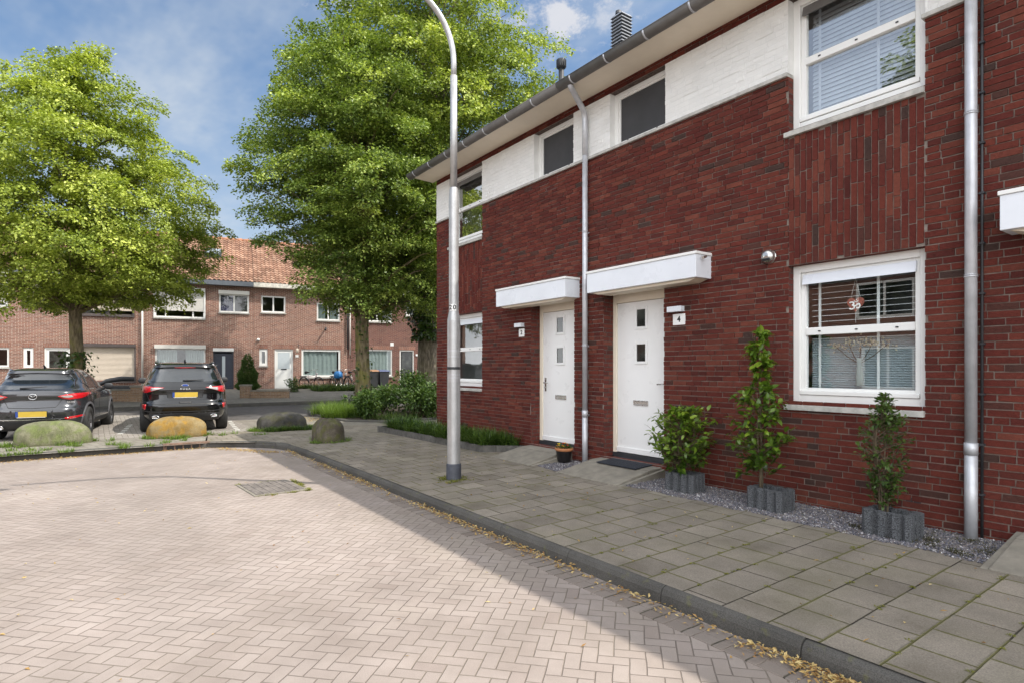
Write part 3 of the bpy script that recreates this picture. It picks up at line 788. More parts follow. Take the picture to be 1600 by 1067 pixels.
    # rooms behind the windows
    mb = MB(off)
    for z0_, z1_ in ((.0, 2.6), (2.85, 5.44)):
        a, b = x0 + .12, x1 - .12
        mb.quad((a, .3, z0_), (b, .3, z0_), (b, 4, z0_), (a, 4, z0_)); mb.quad((a, .3, z1_), (a, 4, z1_), (b, 4, z1_), (b, .3, z1_)); mb.quad((a, 4, z0_), (b, 4, z0_), (b, 4, z1_), (a, 4, z1_))
        mb.quad((a, .3, z0_), (a, 4, z0_), (a, 4, z1_), (a, .3, z1_)); mb.quad((b, .3, z0_), (b, .3, z1_), (b, 4, z1_), (b, 4, z0_))
    mb.build('room', M_room, P)
    for fn, kw in wins: fn(P, off, **kw)
    return P, off
D2 = (-8.01, -6.888, .14, 2.505); D4 = (-6.25, -5.127, .14, 2.505); D6 = (-1.38, -.26, .14, 2.505)
L2 = (-10.82, -9.543, 1.05, 2.51); U2 = (-10.82, -9.543, 3.96, 5.376); S2 = (-7.905, -6.903, LEDGE+.01, 5.376)
L4 = (-3.434, -2.157, 1.05, 2.51); U4 = (-3.434, -2.157, 3.96, 5.376); S4 = (-6.11, -5.10, LEDGE+.01, 5.376)
L6 = (1.45, 2.73, 1.05, 2.51); U6 = (1.45, 2.73, 3.96, 5.376)
X0, X1, X2, X3 = -11.376, -6.585, -1.80, 3.2
def upane(P, off, **k): return big_window(P, off, **k)
h2, o2 = near_house('terrace_house', 'red brick end-of-terrace house numbered 2, at the far end beside the trees', X0, X1, [D2, L2, U2, S2], [(L2[0], L2[1], L2[3], U2[2]-.08)],
    [(big_window, dict(x0=L2[0], x1=L2[1], z0=L2[2], z1=L2[3], blind=None)), (big_window, dict(x0=U2[0], x1=U2[1], z0=U2[2], z1=U2[3], screen='dark', blind=None)),
     (small_window, dict(x0=S2[0], x1=S2[1], z0=S2[2], z1=S2[3]))], ('end',))
h4, o4 = near_house('terrace_house', 'red brick middle house numbered 4, between the two grey downpipes', X1, X2, [D4, L4, U4, S4], [(L4[0], L4[1], L4[3], U4[2]-.08)],
    [(big_window, dict(x0=L4[0], x1=L4[1], z0=L4[2], z1=L4[3], blind='open', pleat=.52)), (big_window, dict(x0=U4[0], x1=U4[1], z0=U4[2], z1=U4[3], screen='dark', blind='closed')),
     (small_window, dict(x0=S4[0], x1=S4[1], z0=S4[2], z1=S4[3]))], ())
h6, o6 = near_house('terrace_house', 'red brick house cut off by the right edge, beyond the second downpipe', X2, X3, [D6, L6, U6], [(L6[0], L6[1], L6[3], U6[2]-.08)],
    [(big_window, dict(x0=L6[0], x1=L6[1], z0=L6[2], z1=L6[3])), (big_window, dict(x0=U6[0], x1=U6[1], z0=U6[2], z1=U6[3]))], ())
def dp(px, py): p = on_y(px, py, .2); return float(p[0]), float(p[2])
x_, z_ = dp(1001.5, 497); xb_, zb_ = dp(1001.5, 551); sx, sz = dp(1001, 629); hx, hz = dp(1032, 603)
door(h4, o4, *D4, .19, [(x_, z_, .075, .115), (xb_, zb_, .075, .115)], (sx, sz), (-5.255, hz), -1)
x_, z_ = dp(875, 508); xb_, zb_ = dp(875, 555); sx, sz = dp(876, 620); hx, hz = dp(851, 600)
door(h2, o2, *D2, .19, [(x_, z_, .075, .115), (xb_, zb_, .075, .115)], (sx, sz), (-7.86, hz), 1)
door(h6, o6, *D6, .19, [(-.8, 2.02, .075, .115), (-.8, 1.6, .075, .115)], (-.8, 1.0), (-1.22, 1.2), 1)
canopy(h2, o2, -8.634, -6.766); c4 = canopy(h4, o4, -6.286, -4.403); canopy(h6, o6, -1.545, .32)
mb = MB(o4); mb.tube([(-4.403, -.2, 2.74), (-4.36, -.2, 2.735)], .008, 8); mb.obox((-4.35, -.215, 2.725), .018, .03, .014, 0, 0, R(20)); mb.build('camera_bracket', M_steel, c4)
number_lamp(h2, o2, float(on_y(816, 517)[0]), '2'); number_lamp(h4, o4, float(on_y(1062, 497)[0]), '4', w=.19, wl=.22)
p1 = downpipe(h2, o2, -6.56, 4.6, joints=(.72, 1.75, 3.45))
p2 = downpipe(h4, o4, -1.795, 5.5, joints=(.72, 2.18, 3.55), elbow=False, r=.044)
mb = MB(o4); mb.tube([(-1.735, -.03, 5.6), (-1.735, -.03, -.05)], .011, 8)
for z in np.arange(.35, 5.4, .42): mb.box(-1.752, -1.715, -.05, .0, z, z+.016)
mb.build('cable_conduit', M_dark, h4)
# round stainless air vent, small brick vent grille, roof terminals
vx, vz = float(on_y(1202, 402)[0]), float(on_y(1202, 402)[2])
mb = MB(o4); mb.lathe([(.0, -.085), (.035, -.082), (.062, -.065), (.078, -.035), (.082, 0), (.09, 0), (.09, .01)], (vx, 0, vz), 28, 'y'); v_ = mb.build('air_vent', M_steel, h4)
mb = MB(o4); mb.obox((vx+.005, -.075, vz-.035), .042, .012, .016, 0, 0, R(35)); mb.build('vent_mouth', M_dark, v_, bevel=.005)
gp = on_y(1427, 782); mb = MB(o4); gx, gz = float(gp[0]), float(gp[2])
for k in range(2): mb.box(gx-.06+k*.064, gx-.002+k*.064, -.006, .02, gz-.03, gz+.028)
mb.build('vent_brick', M_dark, h4, bevel=.004)
q = on_y(877, 108, 1.7); mb = MB(o2); bx, bz = float(q[0]), float(q[2])
mb.tube([(bx, 1.7, bz-1.0), (bx, 1.7, bz+.02)], .055, 16)
fl = mb.build('flue_pipe', M_dark, h2)
mb = MB(o2); mb.lathe([(.055, -.10), (.085, -.09), (.092, .08), (.04, .10), (0, .10)], (bx, 1.7, bz+.10), 20)
for k in range(14): a = 2*PI*k/14; mb.obox((bx+.093*math.cos(a), 1.7+.093*math.sin(a), bz+.10), .010, .006, .075, a)
mb.build('flue_cap', M_dark, fl)
q = on_y(971, 62, 2.2); bx, bz = float(q[0]), float(q[2]); mb = MB(o4); mb.box(bx-.125, bx+.125, 2.075, 2.325, bz-1.2, bz+.42)
ch = mb.build('chimney', M_dark, h4)
mb = MB(o4)
for k in range(11):
    z = bz - .25 + k * .065
    mb.add([(bx-.15, 2.05, z), (bx+.15, 2.05, z), (bx+.15, 2.35, z), (bx-.15, 2.35, z), (bx-.122, 2.078, z+.045), (bx+.122, 2.078, z+.045), (bx+.122, 2.322, z+.045), (bx-.122, 2.322, z+.045)], [(0,3,2,1),(4,5,6,7),(0,1,5,4),(1,2,6,5),(2,3,7,6),(3,0,4,7)])
mb.build('chimney_louvre', plain('grey_louvre', (.22, .235, .26), .4), ch)
mb = MB(o4); mb.tube([(bx-.08, 2.2, bz+.42), (bx-.08, 2.2, bz+.54)], .03, 12); mb.lathe([(0, .05), (.055, .04), (.06, -.02)], (bx-.08, 2.2, bz+.54), 14); mb.build('chimney_pot', M_dark, ch)
# ------------------------------------------------------------------ leaves and blades
def frames(d, up):
    """unit frames (d, s, n) for many directions"""
    d = d / np.linalg.norm(d, axis=1, keepdims=True)
    s = np.cross(d, up); s /= np.linalg.norm(s, axis=1, keepdims=True) + 1e-9
    return d, s, np.cross(s, d)
def leaf_quads(c, d, up, L, W, fold=.25):
    """one folded diamond per leaf; c, d (n,3); L, W (n,)"""
    d, s, n = frames(d, up); L = L[:, None]; W = W[:, None]
    a = c; b = c + d*L*.45 + s*W*.5 + n*W*fold; t = c + d*L; e = c + d*L*.45 - s*W*.5 + n*W*fold
    v = np.stack([a, b, t, e], 1).reshape(-1, 3); k = len(c)
    return v, np.arange(k*4).reshape(k, 4)
def leaf_fine(c, d, up, L, W, droop=.25):
    """pointed leaf of four quads with a midrib fold and a drooping tip"""
    d, s, n = frames(d, up); L = L[:, None]; W = W[:, None]
    def P(t, w, z): return c + d*L*t + s*W*w + n*(L*z)
    pts = [P(0, 0, 0), P(.3, .42, .05), P(.3, 0, .0), P(.3, -.42, .05), P(.65, .40, .03-droop*.4), P(.65, 0, -.02-droop*.4), P(.65, -.40, .03-droop*.4), P(1, 0, -droop), P(.98, .02, -droop), P(.02, .05, 0)]
    v = np.stack(pts, 1).reshape(-1, 3); k = len(c); b = (np.arange(k)*10)[:, None]
    # triangles are written as quads with a tiny fourth corner
    f = np.concatenate([b + np.array([[0, 9, 1, 2]]), b + np.array([[9, 0, 2, 3]]), b + np.array([[2, 1, 4, 5]]), b + np.array([[3, 2, 5, 6]]), b + np.array([[5, 4, 8, 7]]), b + np.array([[6, 5, 7, 8]])])
    return v, f, 6
def blades(c, az, h, w, lean, seg=3):
    """arching grass blades as strips"""
    k = len(c); v = []; dirx = np.stack([np.cos(az), np.sin(az), 0*az], 1); sx = np.stack([-np.sin(az), np.cos(az), 0*az], 1)
    for i in range(seg+1):
        t = i/seg; out = dirx*(lean*h*t**1.8)[:, None]; up = np.zeros((k, 3)); up[:, 2] = h*(t - .45*lean*t*t)
        ww = (w*(1-t*.92))[:, None]*.5
        v += [c+out+up+sx*ww, c+out+up-sx*ww]
    v = np.stack(v, 1).reshape(-1, 3); b = (np.arange(k)*(2*seg+2))[:, None]
    f = np.concatenate([b + np.array([[2*i, 2*i+1, 2*i+3, 2*i+2]]) for i in range(seg)])
    return v, f, seg
def grass_tufts(name, pts, h, n_per, spread, mat, w=.006, parent=None, lean=.7):
    pts = np.repeat(np.array(pts, float), n_per, 0); k = len(pts); r = np.sqrt(rng.random(k))*spread; a = rng.random(k)*2*PI
    c = pts + np.stack([r*np.cos(a), r*np.sin(a), 0*r], 1)
    v, f, s = blades(c, a + rng.normal(0, .9, k), h*rng.uniform(.45, 1.15, k), w*rng.uniform(.7, 1.4, k), lean*rng.uniform(.2, 1.5, k))
    return big_mesh(name, v, f, mat, parent, np.tile(rng.random(k), s))

# ------------------------------------------------------------------ doorsteps, gravel, planters, pots
def step(label, xa, xb, yf, zf, zt=.128):
    mb = MB(); o = (xa, yf, 0); mb.off = o
    ym = -.26
    zm = zf + (zt - zf) * .78
    def slab(x0, x1, y0, y1, z0, z1): mb.add([(x0,y0,z0-.12),(x1,y0,z0-.12),(x1,y1,z1-.14),(x0,y1,z1-.14),(x0,y0,z0),(x1,y0,z0),(x1,y1,z1),(x0,y1,z1)], [(0,3,2,1),(4,5,6,7),(0,1,5,4),(1,2,6,5),(2,3,7,6),(3,0,4,7)])
    slab(xa, xb, yf, ym-.004, zf, zm); slab(xa, xb, ym+.004, .165, zm+.004, zt)
    ob = mb.build('doorstep', M_slab, bevel=.006); ob.location = o
    for x in (xa-.055, xb+.005):
        mb2 = MB(o); mb2.add([(x,yf,zf-.16),(x+.05,yf,zf-.16),(x+.05,.0,zt-.2),(x,.0,zt-.2),(x,yf,zf-.012),(x+.05,yf,zf-.012),(x+.05,-.005,zt-.03),(x,-.005,zt-.03)], [(0,3,2,1),(4,5,6,7),(0,1,5,4),(1,2,6,5),(2,3,7,6),(3,0,4,7)])
        mb2.build('edging_strip', M_slab, ob, bevel=.004)
    return tag(ob, label, 'doorstep', 'concrete doorsteps')
step('sloping concrete doorstep at white door 2, bare of any mat', -8.02, -6.99, -.80, -.018)
step('sloping concrete doorstep at white door 4, under the dark doormat', -6.30, -5.16, -.84, -.018)
step('concrete doorstep cut off at the right edge, past the second downpipe', -1.46, -.2, -.86, -.02)
mb = MB((-5.72, -.06, .1)); y0, y1 = -.33, .13
def ramp_z(y): return (.096 + (.128 - .096) * (y + .26) / .425) + .004
mb.add([(-6.06, y0, ramp_z(y0)+.002), (-5.32, y0, ramp_z(y0)+.002), (-5.32, y1, ramp_z(y1)), (-6.06, y1, ramp_z(y1)), (-6.06, y0, ramp_z(y0)+.016), (-5.32, y0, ramp_z(y0)+.016), (-5.32, y1, ramp_z(y1)+.014), (-6.06, y1, ramp_z(y1)+.014)], [(0,3,2,1),(4,5,6,7),(0,1,5,4),(1,2,6,5),(2,3,7,6),(3,0,4,7)])
o = mb.build('doormat', M_mat, bevel=.004); o.location = (-5.72, -.06, .1); tag(o, 'dark blue-grey doormat on the step of white door 4', 'doormat')

def gravel_mat():
    m = Mat('gravel'); a = m.N.new('ShaderNodeAttribute'); a.attribute_name = 'tint'
    c = m.ramp(K(m.nt, a.outputs['Fac']), [(0, (.045, .045, .06)), (.35, (.11, .11, .135)), (.6, (.19, .18, .195)), (.8, (.13, .10, .09)), (.93, (.34, .33, .34)), (1, (.55, .53, .52))])
    m.set(Base_Color=c, Roughness=.8); return m.m
M_gravel = gravel_mat()
def gravel(name, inside, x0, x1, y0, y1, dens, zf, size=(.005, .011)):
    n = int((x1-x0)*(y1-y0)*dens); p = np.stack([rng.uniform(x0, x1, n), rng.uniform(y0, y1, n)], 1)
    p = p[[inside(a, b) for a, b in p]]; n = len(p); s = rng.uniform(*size, n)
    base = np.array([(1,0,0),(0,1,0),(-1,0,0),(0,-1,0),(0,0,.75),(0,0,-.75)], float)
    ang = rng.random(n)*2*PI; ca, sa = np.cos(ang), np.sin(ang); j = rng.uniform(.65, 1.35, (n, 6, 3)); v = base[None]*j*s[:, None, None]
    x = v[:, :, 0]*ca[:, None] - v[:, :, 1]*sa[:, None]; y = v[:, :, 0]*sa[:, None] + v[:, :, 1]*ca[:, None]
    tl = rng.normal(0, .5, (n, 1)); z = v[:, :, 2] + x*tl
    zz = np.array([zf(a, b) for a, b in p]) + rng.uniform(-.002, .008, n)
    V = np.stack([x + p[:, :1], y + p[:, 1:], z + zz[:, None]], 2).reshape(-1, 3)
    t = np.array([(0,1,4),(1,2,4),(2,3,4),(3,0,4),(1,0,5),(2,1,5),(3,2,5),(0,3,5)]); F = (np.arange(n)[:, None, None]*6 + t[None]).reshape(-1, 3)
    return big_mesh(name, V, F, M_gravel, None, np.repeat(rng.random(n), 8))
gz = lambda x, y: -.012 + .02 * y
def fr(x): return -.74 + .02 * math.sin(x * 9) + .012 * math.sin(x * 23)
bed = lambda x, y: y > fr(x) and -5.10 < x < -1.53
sheet('gravel_base', [[(-5.14, -.735), (-1.50, -.735), (-1.50, .0), (-5.14, .0)]], lambda x, y: gz(x, y) - .004, M_soil)
tag(gravel('gravel', bed, -5.10, -1.53, -.76, -.01, 7500, gz), kind='stuff')
sheet('gravel_base', [[(-6.93, -.70), (-6.36, -.80), (-6.36, .0), (-6.93, .0)]], lambda x, y: gz(x, y) - .004, M_soil)
tag(gravel('gravel', lambda x, y: y > -.72 - (x + 6.93) * .15, -6.92, -6.37, -.8, -.01, 7500, gz), kind='stuff')

def planter_mat():
    m = Mat('split_face_concrete'); g = m.noise(120, 3, .8); k = m.noise(300, 2, .8)
    m.set(Base_Color=m.mix(g.ss(.35, .68), (.02, .022, .026), (.20, .21, .225)), Roughness=.9).bump(g + k * .5, .012); return m.m
M_planter = planter_mat()
def planter(label, cx, cy, rz, hx=.20, hy=.145, h=.225):
    """ribbed square concrete ring, open in the middle"""
    P = thing('planter', label, 'planter', (cx, cy, gz(cx, cy) - .01), rz, 'ribbed concrete planters')
    def outline(sx, sy, dep):
        pts = []; n = 4
        def side(a, b, nx, ny):
            L = math.dist(a, b); k = n if L > .33 else 3; 
            for i in range(k):
                for t, d in ((.02, 0), (.55, 0), (.62, dep), (.95, dep)):
                    q = (i + t) / k; d2 = 0 if (i == k-1 and t > .63) else d
                    pts.append((a[0]+(b[0]-a[0])*q - nx*d2, a[1]+(b[1]-a[1])*q - ny*d2))
        c = .035
        side((-sx+c, -sy), (sx-c, -sy), 0, -1); side((sx, -sy+c), (sx, sy-c), 1, 0); side((sx-c, sy), (-sx+c, sy), 0, 1); side((-sx, sy-c), (-sx, -sy+c), -1, 0)
        return pts
    o = outline(hx, hy, .03); n = len(o); inn = [(x*.74, y*.66) for x, y in o]
    vs = [(x, y, 0) for x, y in o] + [(x, y, h) for x, y in o] + [(x, y, h) for x, y in inn] + [(x, y, h*.6) for x, y in inn]
    fs = []
    for i in range(n):
        j = (i+1) % n; fs += [(i, j, n+j, n+i), (n+i, n+j, 2*n+j, 2*n+i), (2*n+i, 2*n+j, 3*n+j, 3*n+i)]
    mb = MB(); mb.add(vs, fs); mb.build('ring', M_planter, P, bevel=.003, seg=1)
    mb = MB(); mb.add([(x, y, h*.72) for x, y in inn], [tuple(range(n))]); mb.build('soil_fill', M_soil, P)
    return P
pl = [(1067, 768), (1203, 798), (1397, 846)]
PLP = [(-4.47, -.42), (-3.38, -.44), (-2.23, -.49)]
planter('ribbed grey concrete planter beside the doorstep of white door 4', *PLP[0], R(2))
planter('ribbed grey concrete planter in the middle of the gravel, left of the big window', *PLP[1], R(-3))
planter('ribbed grey concrete planter nearest the right-hand downpipe, below the big window', *PLP[2], R(-2))

def shrub(name, label, cx, cy, z0, H, prof, nleaf, L, mat, stems, seed, droop=.3, cat='shrub', up_bias=.35):
    """stems from the soil, twigs out to the silhouette, leaves along the twigs"""
    rg = np.random.default_rng(seed)
    P = thing(name, label, cat, (cx, cy, z0))
    hs = np.array([p[0] for p in prof]); rs = np.array([p[1] for p in prof])
    mb = MB(); tips = []
    tops = []
    for k in range(stems):
        a = rg.random()*2*PI; top = H*(1 if k == 0 else rg.uniform(.55, .9)); b = .03*rg.random()
        pts = []
        for i in range(7):
            t = i/6; rr = np.interp(t*top/H, hs, rs)*(.0 if k == 0 else .45)*t
            pts.append((b*math.cos(a) + rr*math.cos(a) + rg.normal(0, .008), b*math.sin(a) + rr*math.sin(a) + rg.normal(0, .008), -.05 + (top+.05)*t))
        mb.tube(pts, [.011*(1-.75*i/6) for i in range(7)], 6); tops.append(pts)
    C = []; D = []
    ntw = max(12, nleaf//7)
    for k in range(ntw):
        st = tops[rg.integers(len(tops))]; z = rg.uniform(.12, .98)*H
        zs = [p[2] for p in st]
        if z > zs[-1]: st = tops[0]; zs = [p[2] for p in st]
        x = np.interp(z, zs, [p[0] for p in st]); y = np.interp(z, zs, [p[1] for p in st])
        r = np.interp(z/H, hs, rs)*rg.uniform(.55, 1.12); a = rg.random()*2*PI
        tip = np.array([math.cos(a)*r, math.sin(a)*r, min(z + r*rg.uniform(.0, .7), H*1.02)]); s0 = np.array([x, y, z - r*.25])
        if r > .03: mb.tube([s0, (s0+tip)/2 + np.array([0, 0, .02]), tip], [.004, .003, .0015], 4, False)
        m = max(3, int(nleaf/ntw)); 
        for i in range(m):
            t = .35 + .65*(i+rg.random())/m; c = s0+(tip-s0)*t; d = tip-s0; d = d/(np.linalg.norm(d)+1e-6)
            C.append(c + rg.normal(0, .006, 3)); D.append(d + rg.normal(0, .75, 3) + np.array([0, 0, up_bias*.3]))
    mb.build('stem', M_twig, P)
    C = np.array(C); D = np.array(D); k = len(C); upv = np.array([0, 0, 1]) + rg.normal(0, .35, (k, 3))
    ll = L*rg.uniform(.6, 1.2, k); v, f, q = leaf_fine(C, D, upv, ll, ll*.52, droop)
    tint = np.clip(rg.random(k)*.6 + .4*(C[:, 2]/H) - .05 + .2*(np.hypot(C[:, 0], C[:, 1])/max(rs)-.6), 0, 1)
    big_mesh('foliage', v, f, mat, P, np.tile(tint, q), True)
    return P
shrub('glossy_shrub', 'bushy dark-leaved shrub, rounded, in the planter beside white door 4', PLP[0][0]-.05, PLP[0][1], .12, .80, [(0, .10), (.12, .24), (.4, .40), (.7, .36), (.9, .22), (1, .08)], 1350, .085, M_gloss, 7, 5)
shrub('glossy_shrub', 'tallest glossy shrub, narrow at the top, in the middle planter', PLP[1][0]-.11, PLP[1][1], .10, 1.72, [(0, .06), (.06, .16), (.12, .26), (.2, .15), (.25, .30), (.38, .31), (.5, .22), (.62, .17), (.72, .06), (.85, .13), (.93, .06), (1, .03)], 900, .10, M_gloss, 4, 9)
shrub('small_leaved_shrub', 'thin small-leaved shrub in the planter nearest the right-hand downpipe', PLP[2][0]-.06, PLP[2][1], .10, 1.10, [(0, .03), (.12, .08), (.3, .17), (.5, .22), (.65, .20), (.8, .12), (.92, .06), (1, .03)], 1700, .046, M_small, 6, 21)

# flower pot by the downpipe
q = on_z(894, 722, -.02)
P = thing('flower_pot', 'black flower pot with an orange rim and pansies, standing by the left downpipe', 'flower pot', (-6.86, -.24, -.012))
mb = MB(); mb.lathe([(0, 0), (.085, 0), (.10, .03), (.128, .19), (.13, .2)], n=28); mb.build('pot', plain('black_glazed_pot', (.012, .011, .012), .35), P)
mb = MB(); mb.lathe([(.118, .17), (.142, .195), (.142, .222), (.12, .222), (.115, .19), (0, .19)], n=28); mb.build('rim', plain('terracotta_rim', (.42, .17, .07), .7), P)
k = 90; a = rng.random(k)*2*PI; r = np.sqrt(rng.random(k))*.11
c = np.stack([r*np.cos(a), r*np.sin(a), .2 + rng.random(k)*.06], 1); v, f, s = leaf_fine(c, np.stack([np.cos(a), np.sin(a), rng.uniform(.2, 1.5, k)], 1), np.array([0, 0, 1]) + rng.normal(0, .3, (k, 3)), rng.uniform(.03, .06, k), rng.uniform(.02, .03, k))
big_mesh('foliage', v, f, M_lirio, P, np.tile(rng.random(k), s))
k = 60; cl = rng.integers(0, 9, k); ca = rng.random(9)*2*PI; cr = rng.uniform(.02, .11, 9); a = rng.random(k)*2*PI
c = np.stack([cr[cl]*np.cos(ca[cl]), cr[cl]*np.sin(ca[cl]), .25 + (cl % 4)*.012 + 0*a], 1)
v, f = leaf_quads(c, np.stack([np.cos(a), np.sin(a), .4+0*a], 1), np.array([0, 0, 1]) + rng.normal(0, .4, (k, 3)), np.full(k, .026), np.full(k, .026), .1)
big_mesh('blossom', v, f, M_petal, P, (cl % 3)/2.0)

# raised border with a low block edge
EB = [(-13.0, -.72), (-8.62, -.62), (-8.06, -.02)]
mb = MB((-10.6, -.6, 0)); L_ = []
def edging(mb, pts, h0, h1, th=.06, seg=.25):
    for (a, b) in zip(pts[:-1], pts[1:]):
        d = Vector((b[0]-a[0], b[1]-a[1])); L = d.length; d /= L; n = max(1, round(L/seg)); nn = Vector((-d.y, d.x))
        for i in range(n):
            s0 = Vector(a) + d*(L*i/n+.002); s1 = Vector(a) + d*(L*(i+1)/n-.002); t = h1 + rnd.uniform(-.006, .006)
            A, B, C_, D_ = s0, s1, s1+nn*th, s0+nn*th
            mb.add([(*p, h0) for p in (A, B, C_, D_)] + [(*p, t) for p in (A, B, C_, D_)], [(0,3,2,1),(4,5,6,7),(0,1,5,4),(1,2,6,5),(2,3,7,6),(3,0,4,7)])
edging(mb, [(-12.9, -.02), (-12.9, -.74), (-8.62, -.64), (-8.07, -.015)], -.2, .09)
o = mb.build('border_edging', plain('dark_edging_block', (.105, .10, .092), .9, var=.3, scale=9, bump=.003), bevel=.005); o.location = (-10.6, -.6, 0)
tag(o, 'low edging of dark concrete blocks round the planted border at the wall of house 2', 'border edging')
sheet('border_soil', [[(-12.84, -.70), (-8.62, -.6), (-8.12, .0), (-12.84, 0)]], lambda x, y: .055, M_soil)
pts = [(rng.uniform(-12.7, -8.35), rng.uniform(-.58, -.08), .05) for _ in range(125)]
pts = [p for p in pts if not (p[0] > -8.65 and p[1] < -.25)]
tag(grass_tufts('border_plants', pts, .34, 56, .09, M_lirio, .024, None, 1.0), kind='stuff')

# ------------------------------------------------------------------ lamp post
lp = on_z(709, 748, -.068)
P = thing('street_lamp', 'tall aluminium street lamp on the pavement, curving over the road', 'street lamp', (float(lp[0]), float(lp[1]), -.068))
mb = MB(); mb.tube([(0, 0, .0), (0, 0, 2.12)], .088, 28, False); mb.tube([(0, 0, 2.12), (0, 0, 2.20), (0, 0, 2.24)], [.088, .074, .066], 28, False)
mb.tube([(0, 0, 2.24), (0, 0, 3.72)], .066, 28, False); mb.tube([(0, 0, 3.72), (0, 0, 3.86), (0, 0, 3.9)], [.066, .058, .05], 28, False)
mb.tube([(0, 0, 3.9), (0, 0, 5.4)], .047, 24)
pole = mb.build('pole', M_lamp, P)
arc = [(0, 0, 5.3)] + [(0, -.75*(1-math.cos(t)), 5.58 + .85*math.sin(t)) for t in np.linspace(0, PI/2, 14)] + [(0, -1.25, 6.46), (0, -1.55, 6.48)]
mb = MB(); mb.tube([(p[0]-p[1]*-.1, p[1], p[2]) for p in arc], .038, 18); mb.build('arm', M_lamp, P)
mb = MB(); mb.lathe([(0, -.09), (.07, -.07), (.115, .02), (.08, .08), (0, .10)], n=24, c=(0, 0, 0)); hd = mb.build('lamp_head', M_lamp, P); hd.location = (.165-.0, -1.85, 6.48); hd.scale = (1, 2.9, 1); 
mb = MB(); mb.lathe([(.101, -.12), (.101, .20), (.092, .215), (.089, .215)], n=28); mb.lathe([(.101, .2), (.09, .214)], n=28); mb.build('base_sleeve', plain('dark_blue_grey_sleeve', (.05, .055, .07), .6, var=.25, scale=15), P)
mb = MB(); mb.lathe([(.0885, 1.47), (.0905, 1.472), (.0905, 1.502), (.0885, 1.505)], n=28); mb.build('band', M_dark, P)
mb = MB()
for z in (1.36, 1.40, 1.64, 1.72): mb.lathe([(.0885, z-.004), (.0895, z), (.0885, z+.004)], n=28)
mb.build('strap', M_zinc, P)
va = math.atan2(CAM[1]-lp[1], CAM[0]-lp[0])
ang = va - .05
mb = MB(); n = 6
for s_ in (0,):
    vs = []
    for i in range(n+1):
        a = ang - .75 + 1.3*i/n; vs += [(.0705*math.cos(a), .0705*math.sin(a), 2.245), (.0705*math.cos(a), .0705*math.sin(a), 2.335)]
    mb.add(vs, [(2*i, 2*i+2, 2*i+3, 2*i+1) for i in range(n)], True)
stk = mb.build('number_sticker', M_plate, pole)
for ch, da in (('2', -.5), ('0', .30)):
    a = ang + da - .1; text_mesh('numeral', ch, .085, (.0712*math.cos(a), .0712*math.sin(a), 2.29), M_num, pole, (R(90), 0, a + PI/2), .0006, .002)
lpx, lpy = float(lp[0]), float(lp[1])

# ------------------------------------------------------------------ weeds, moss, fallen bracts
def litter(name, pts, size, mat, kind='stuff'):
    c = np.array(pts, float); k = len(c); a = rng.random(k)*2*PI
    v, f = leaf_quads(c, np.stack([np.cos(a), np.sin(a), rng.normal(.1, .25, k)], 1), np.array([0, 0, 1]) + rng.normal(0, .35, (k, 3)), size*rng.uniform(.5, 1.4, k), size*rng.uniform(.25, .6, k), .3)
    return tag(big_mesh(name, v, f, mat, None, rng.random(k)), kind=kind)
L_ = []
cl = [(x, rng.uniform(.3, 1)) for x in rng.uniform(-11.8, -.9, 34)]
for x, s in cl:
    n = int(50*s*s) + 10
    for _ in range(n):
        dx = rng.normal(0, .10 + .18*s); L_.append((x+dx, -2.945 - abs(rng.normal(0, .05)), ZR + .016 + rng.random()*.02))
for _ in range(600): x = rng.uniform(-12, 0); L_.append((x, -2.95 - abs(rng.normal(0, .07)), ZR + .014))
for _ in range(420): x = rng.normal(-1.52, .26); L_.append((x, -2.96 - abs(rng.normal(0, .07)), ZR + .016 + rng.random()*.022))
for _ in range(900): L_.append((-13.45 + abs(rng.normal(0, .12)), rng.uniform(-9.5, -4.0), ZR + .012))
for _ in range(500):
    t = rng.random(); L_.append((-13.2 + t*1.4 + rng.normal(0, .06), -3.95 + t*.85 - abs(rng.normal(0, .12)), ZR + .012))
for _ in range(150): L_.append((rng.uniform(-13, 0), rng.uniform(-7.5, -3.2), ZR + .006))
litter('leaf_litter', L_, .034, M_litter)
L_ = [(rng.uniform(-11, -.4), rng.uniform(-2.7, -.85), 0) for _ in range(130)]
L_ = [(x, y, ZP(x, y) + .008) for x, y, _ in L_]
for _ in range(420): x, y = rng.normal(-17.7, .45), rng.normal(-.9, .3); L_.append((x, y, G(x) + .012))
litter('leaf_litter', L_, .034, M_litter)
pts = []
p0 = on_z(1421, 997.2, -.045)
for _ in range(150):                                        # moss grows in the cross joints
    i = rng.integers(-22, 6); x = float(p0[0]) + i*.305 + rng.normal(0, .012); y = rng.uniform(-2.75, -.85)
    if x > -4.6 or rng.random() < .12: pts.append((x, y, ZP(x, y)))
tag(grass_tufts('joint_moss', pts, .010, 26, .018, M_moss, .006, None, 1.2), kind='stuff')
pts = [(lpx + .17*math.cos(a) + rng.normal(0, .04), lpy + .17*math.sin(a) + rng.normal(0, .04), -.068) for a in rng.random(26)*2*PI]
tag(grass_tufts('post_moss', pts, .035, 30, .05, M_moss, .006, None, 1.0), kind='stuff')
pts = [(rng.uniform(-2.6, -1.55), rng.uniform(-.7, -.1), -.015) for _ in range(26)]
tag(grass_tufts('gravel_moss', pts, .03, 60, .06, leaf_mat('dark_moss', [(0, (.03, .03, .012)), (1, (.075, .07, .02))], .1, .9), .005, None, 1.2), kind='stuff')

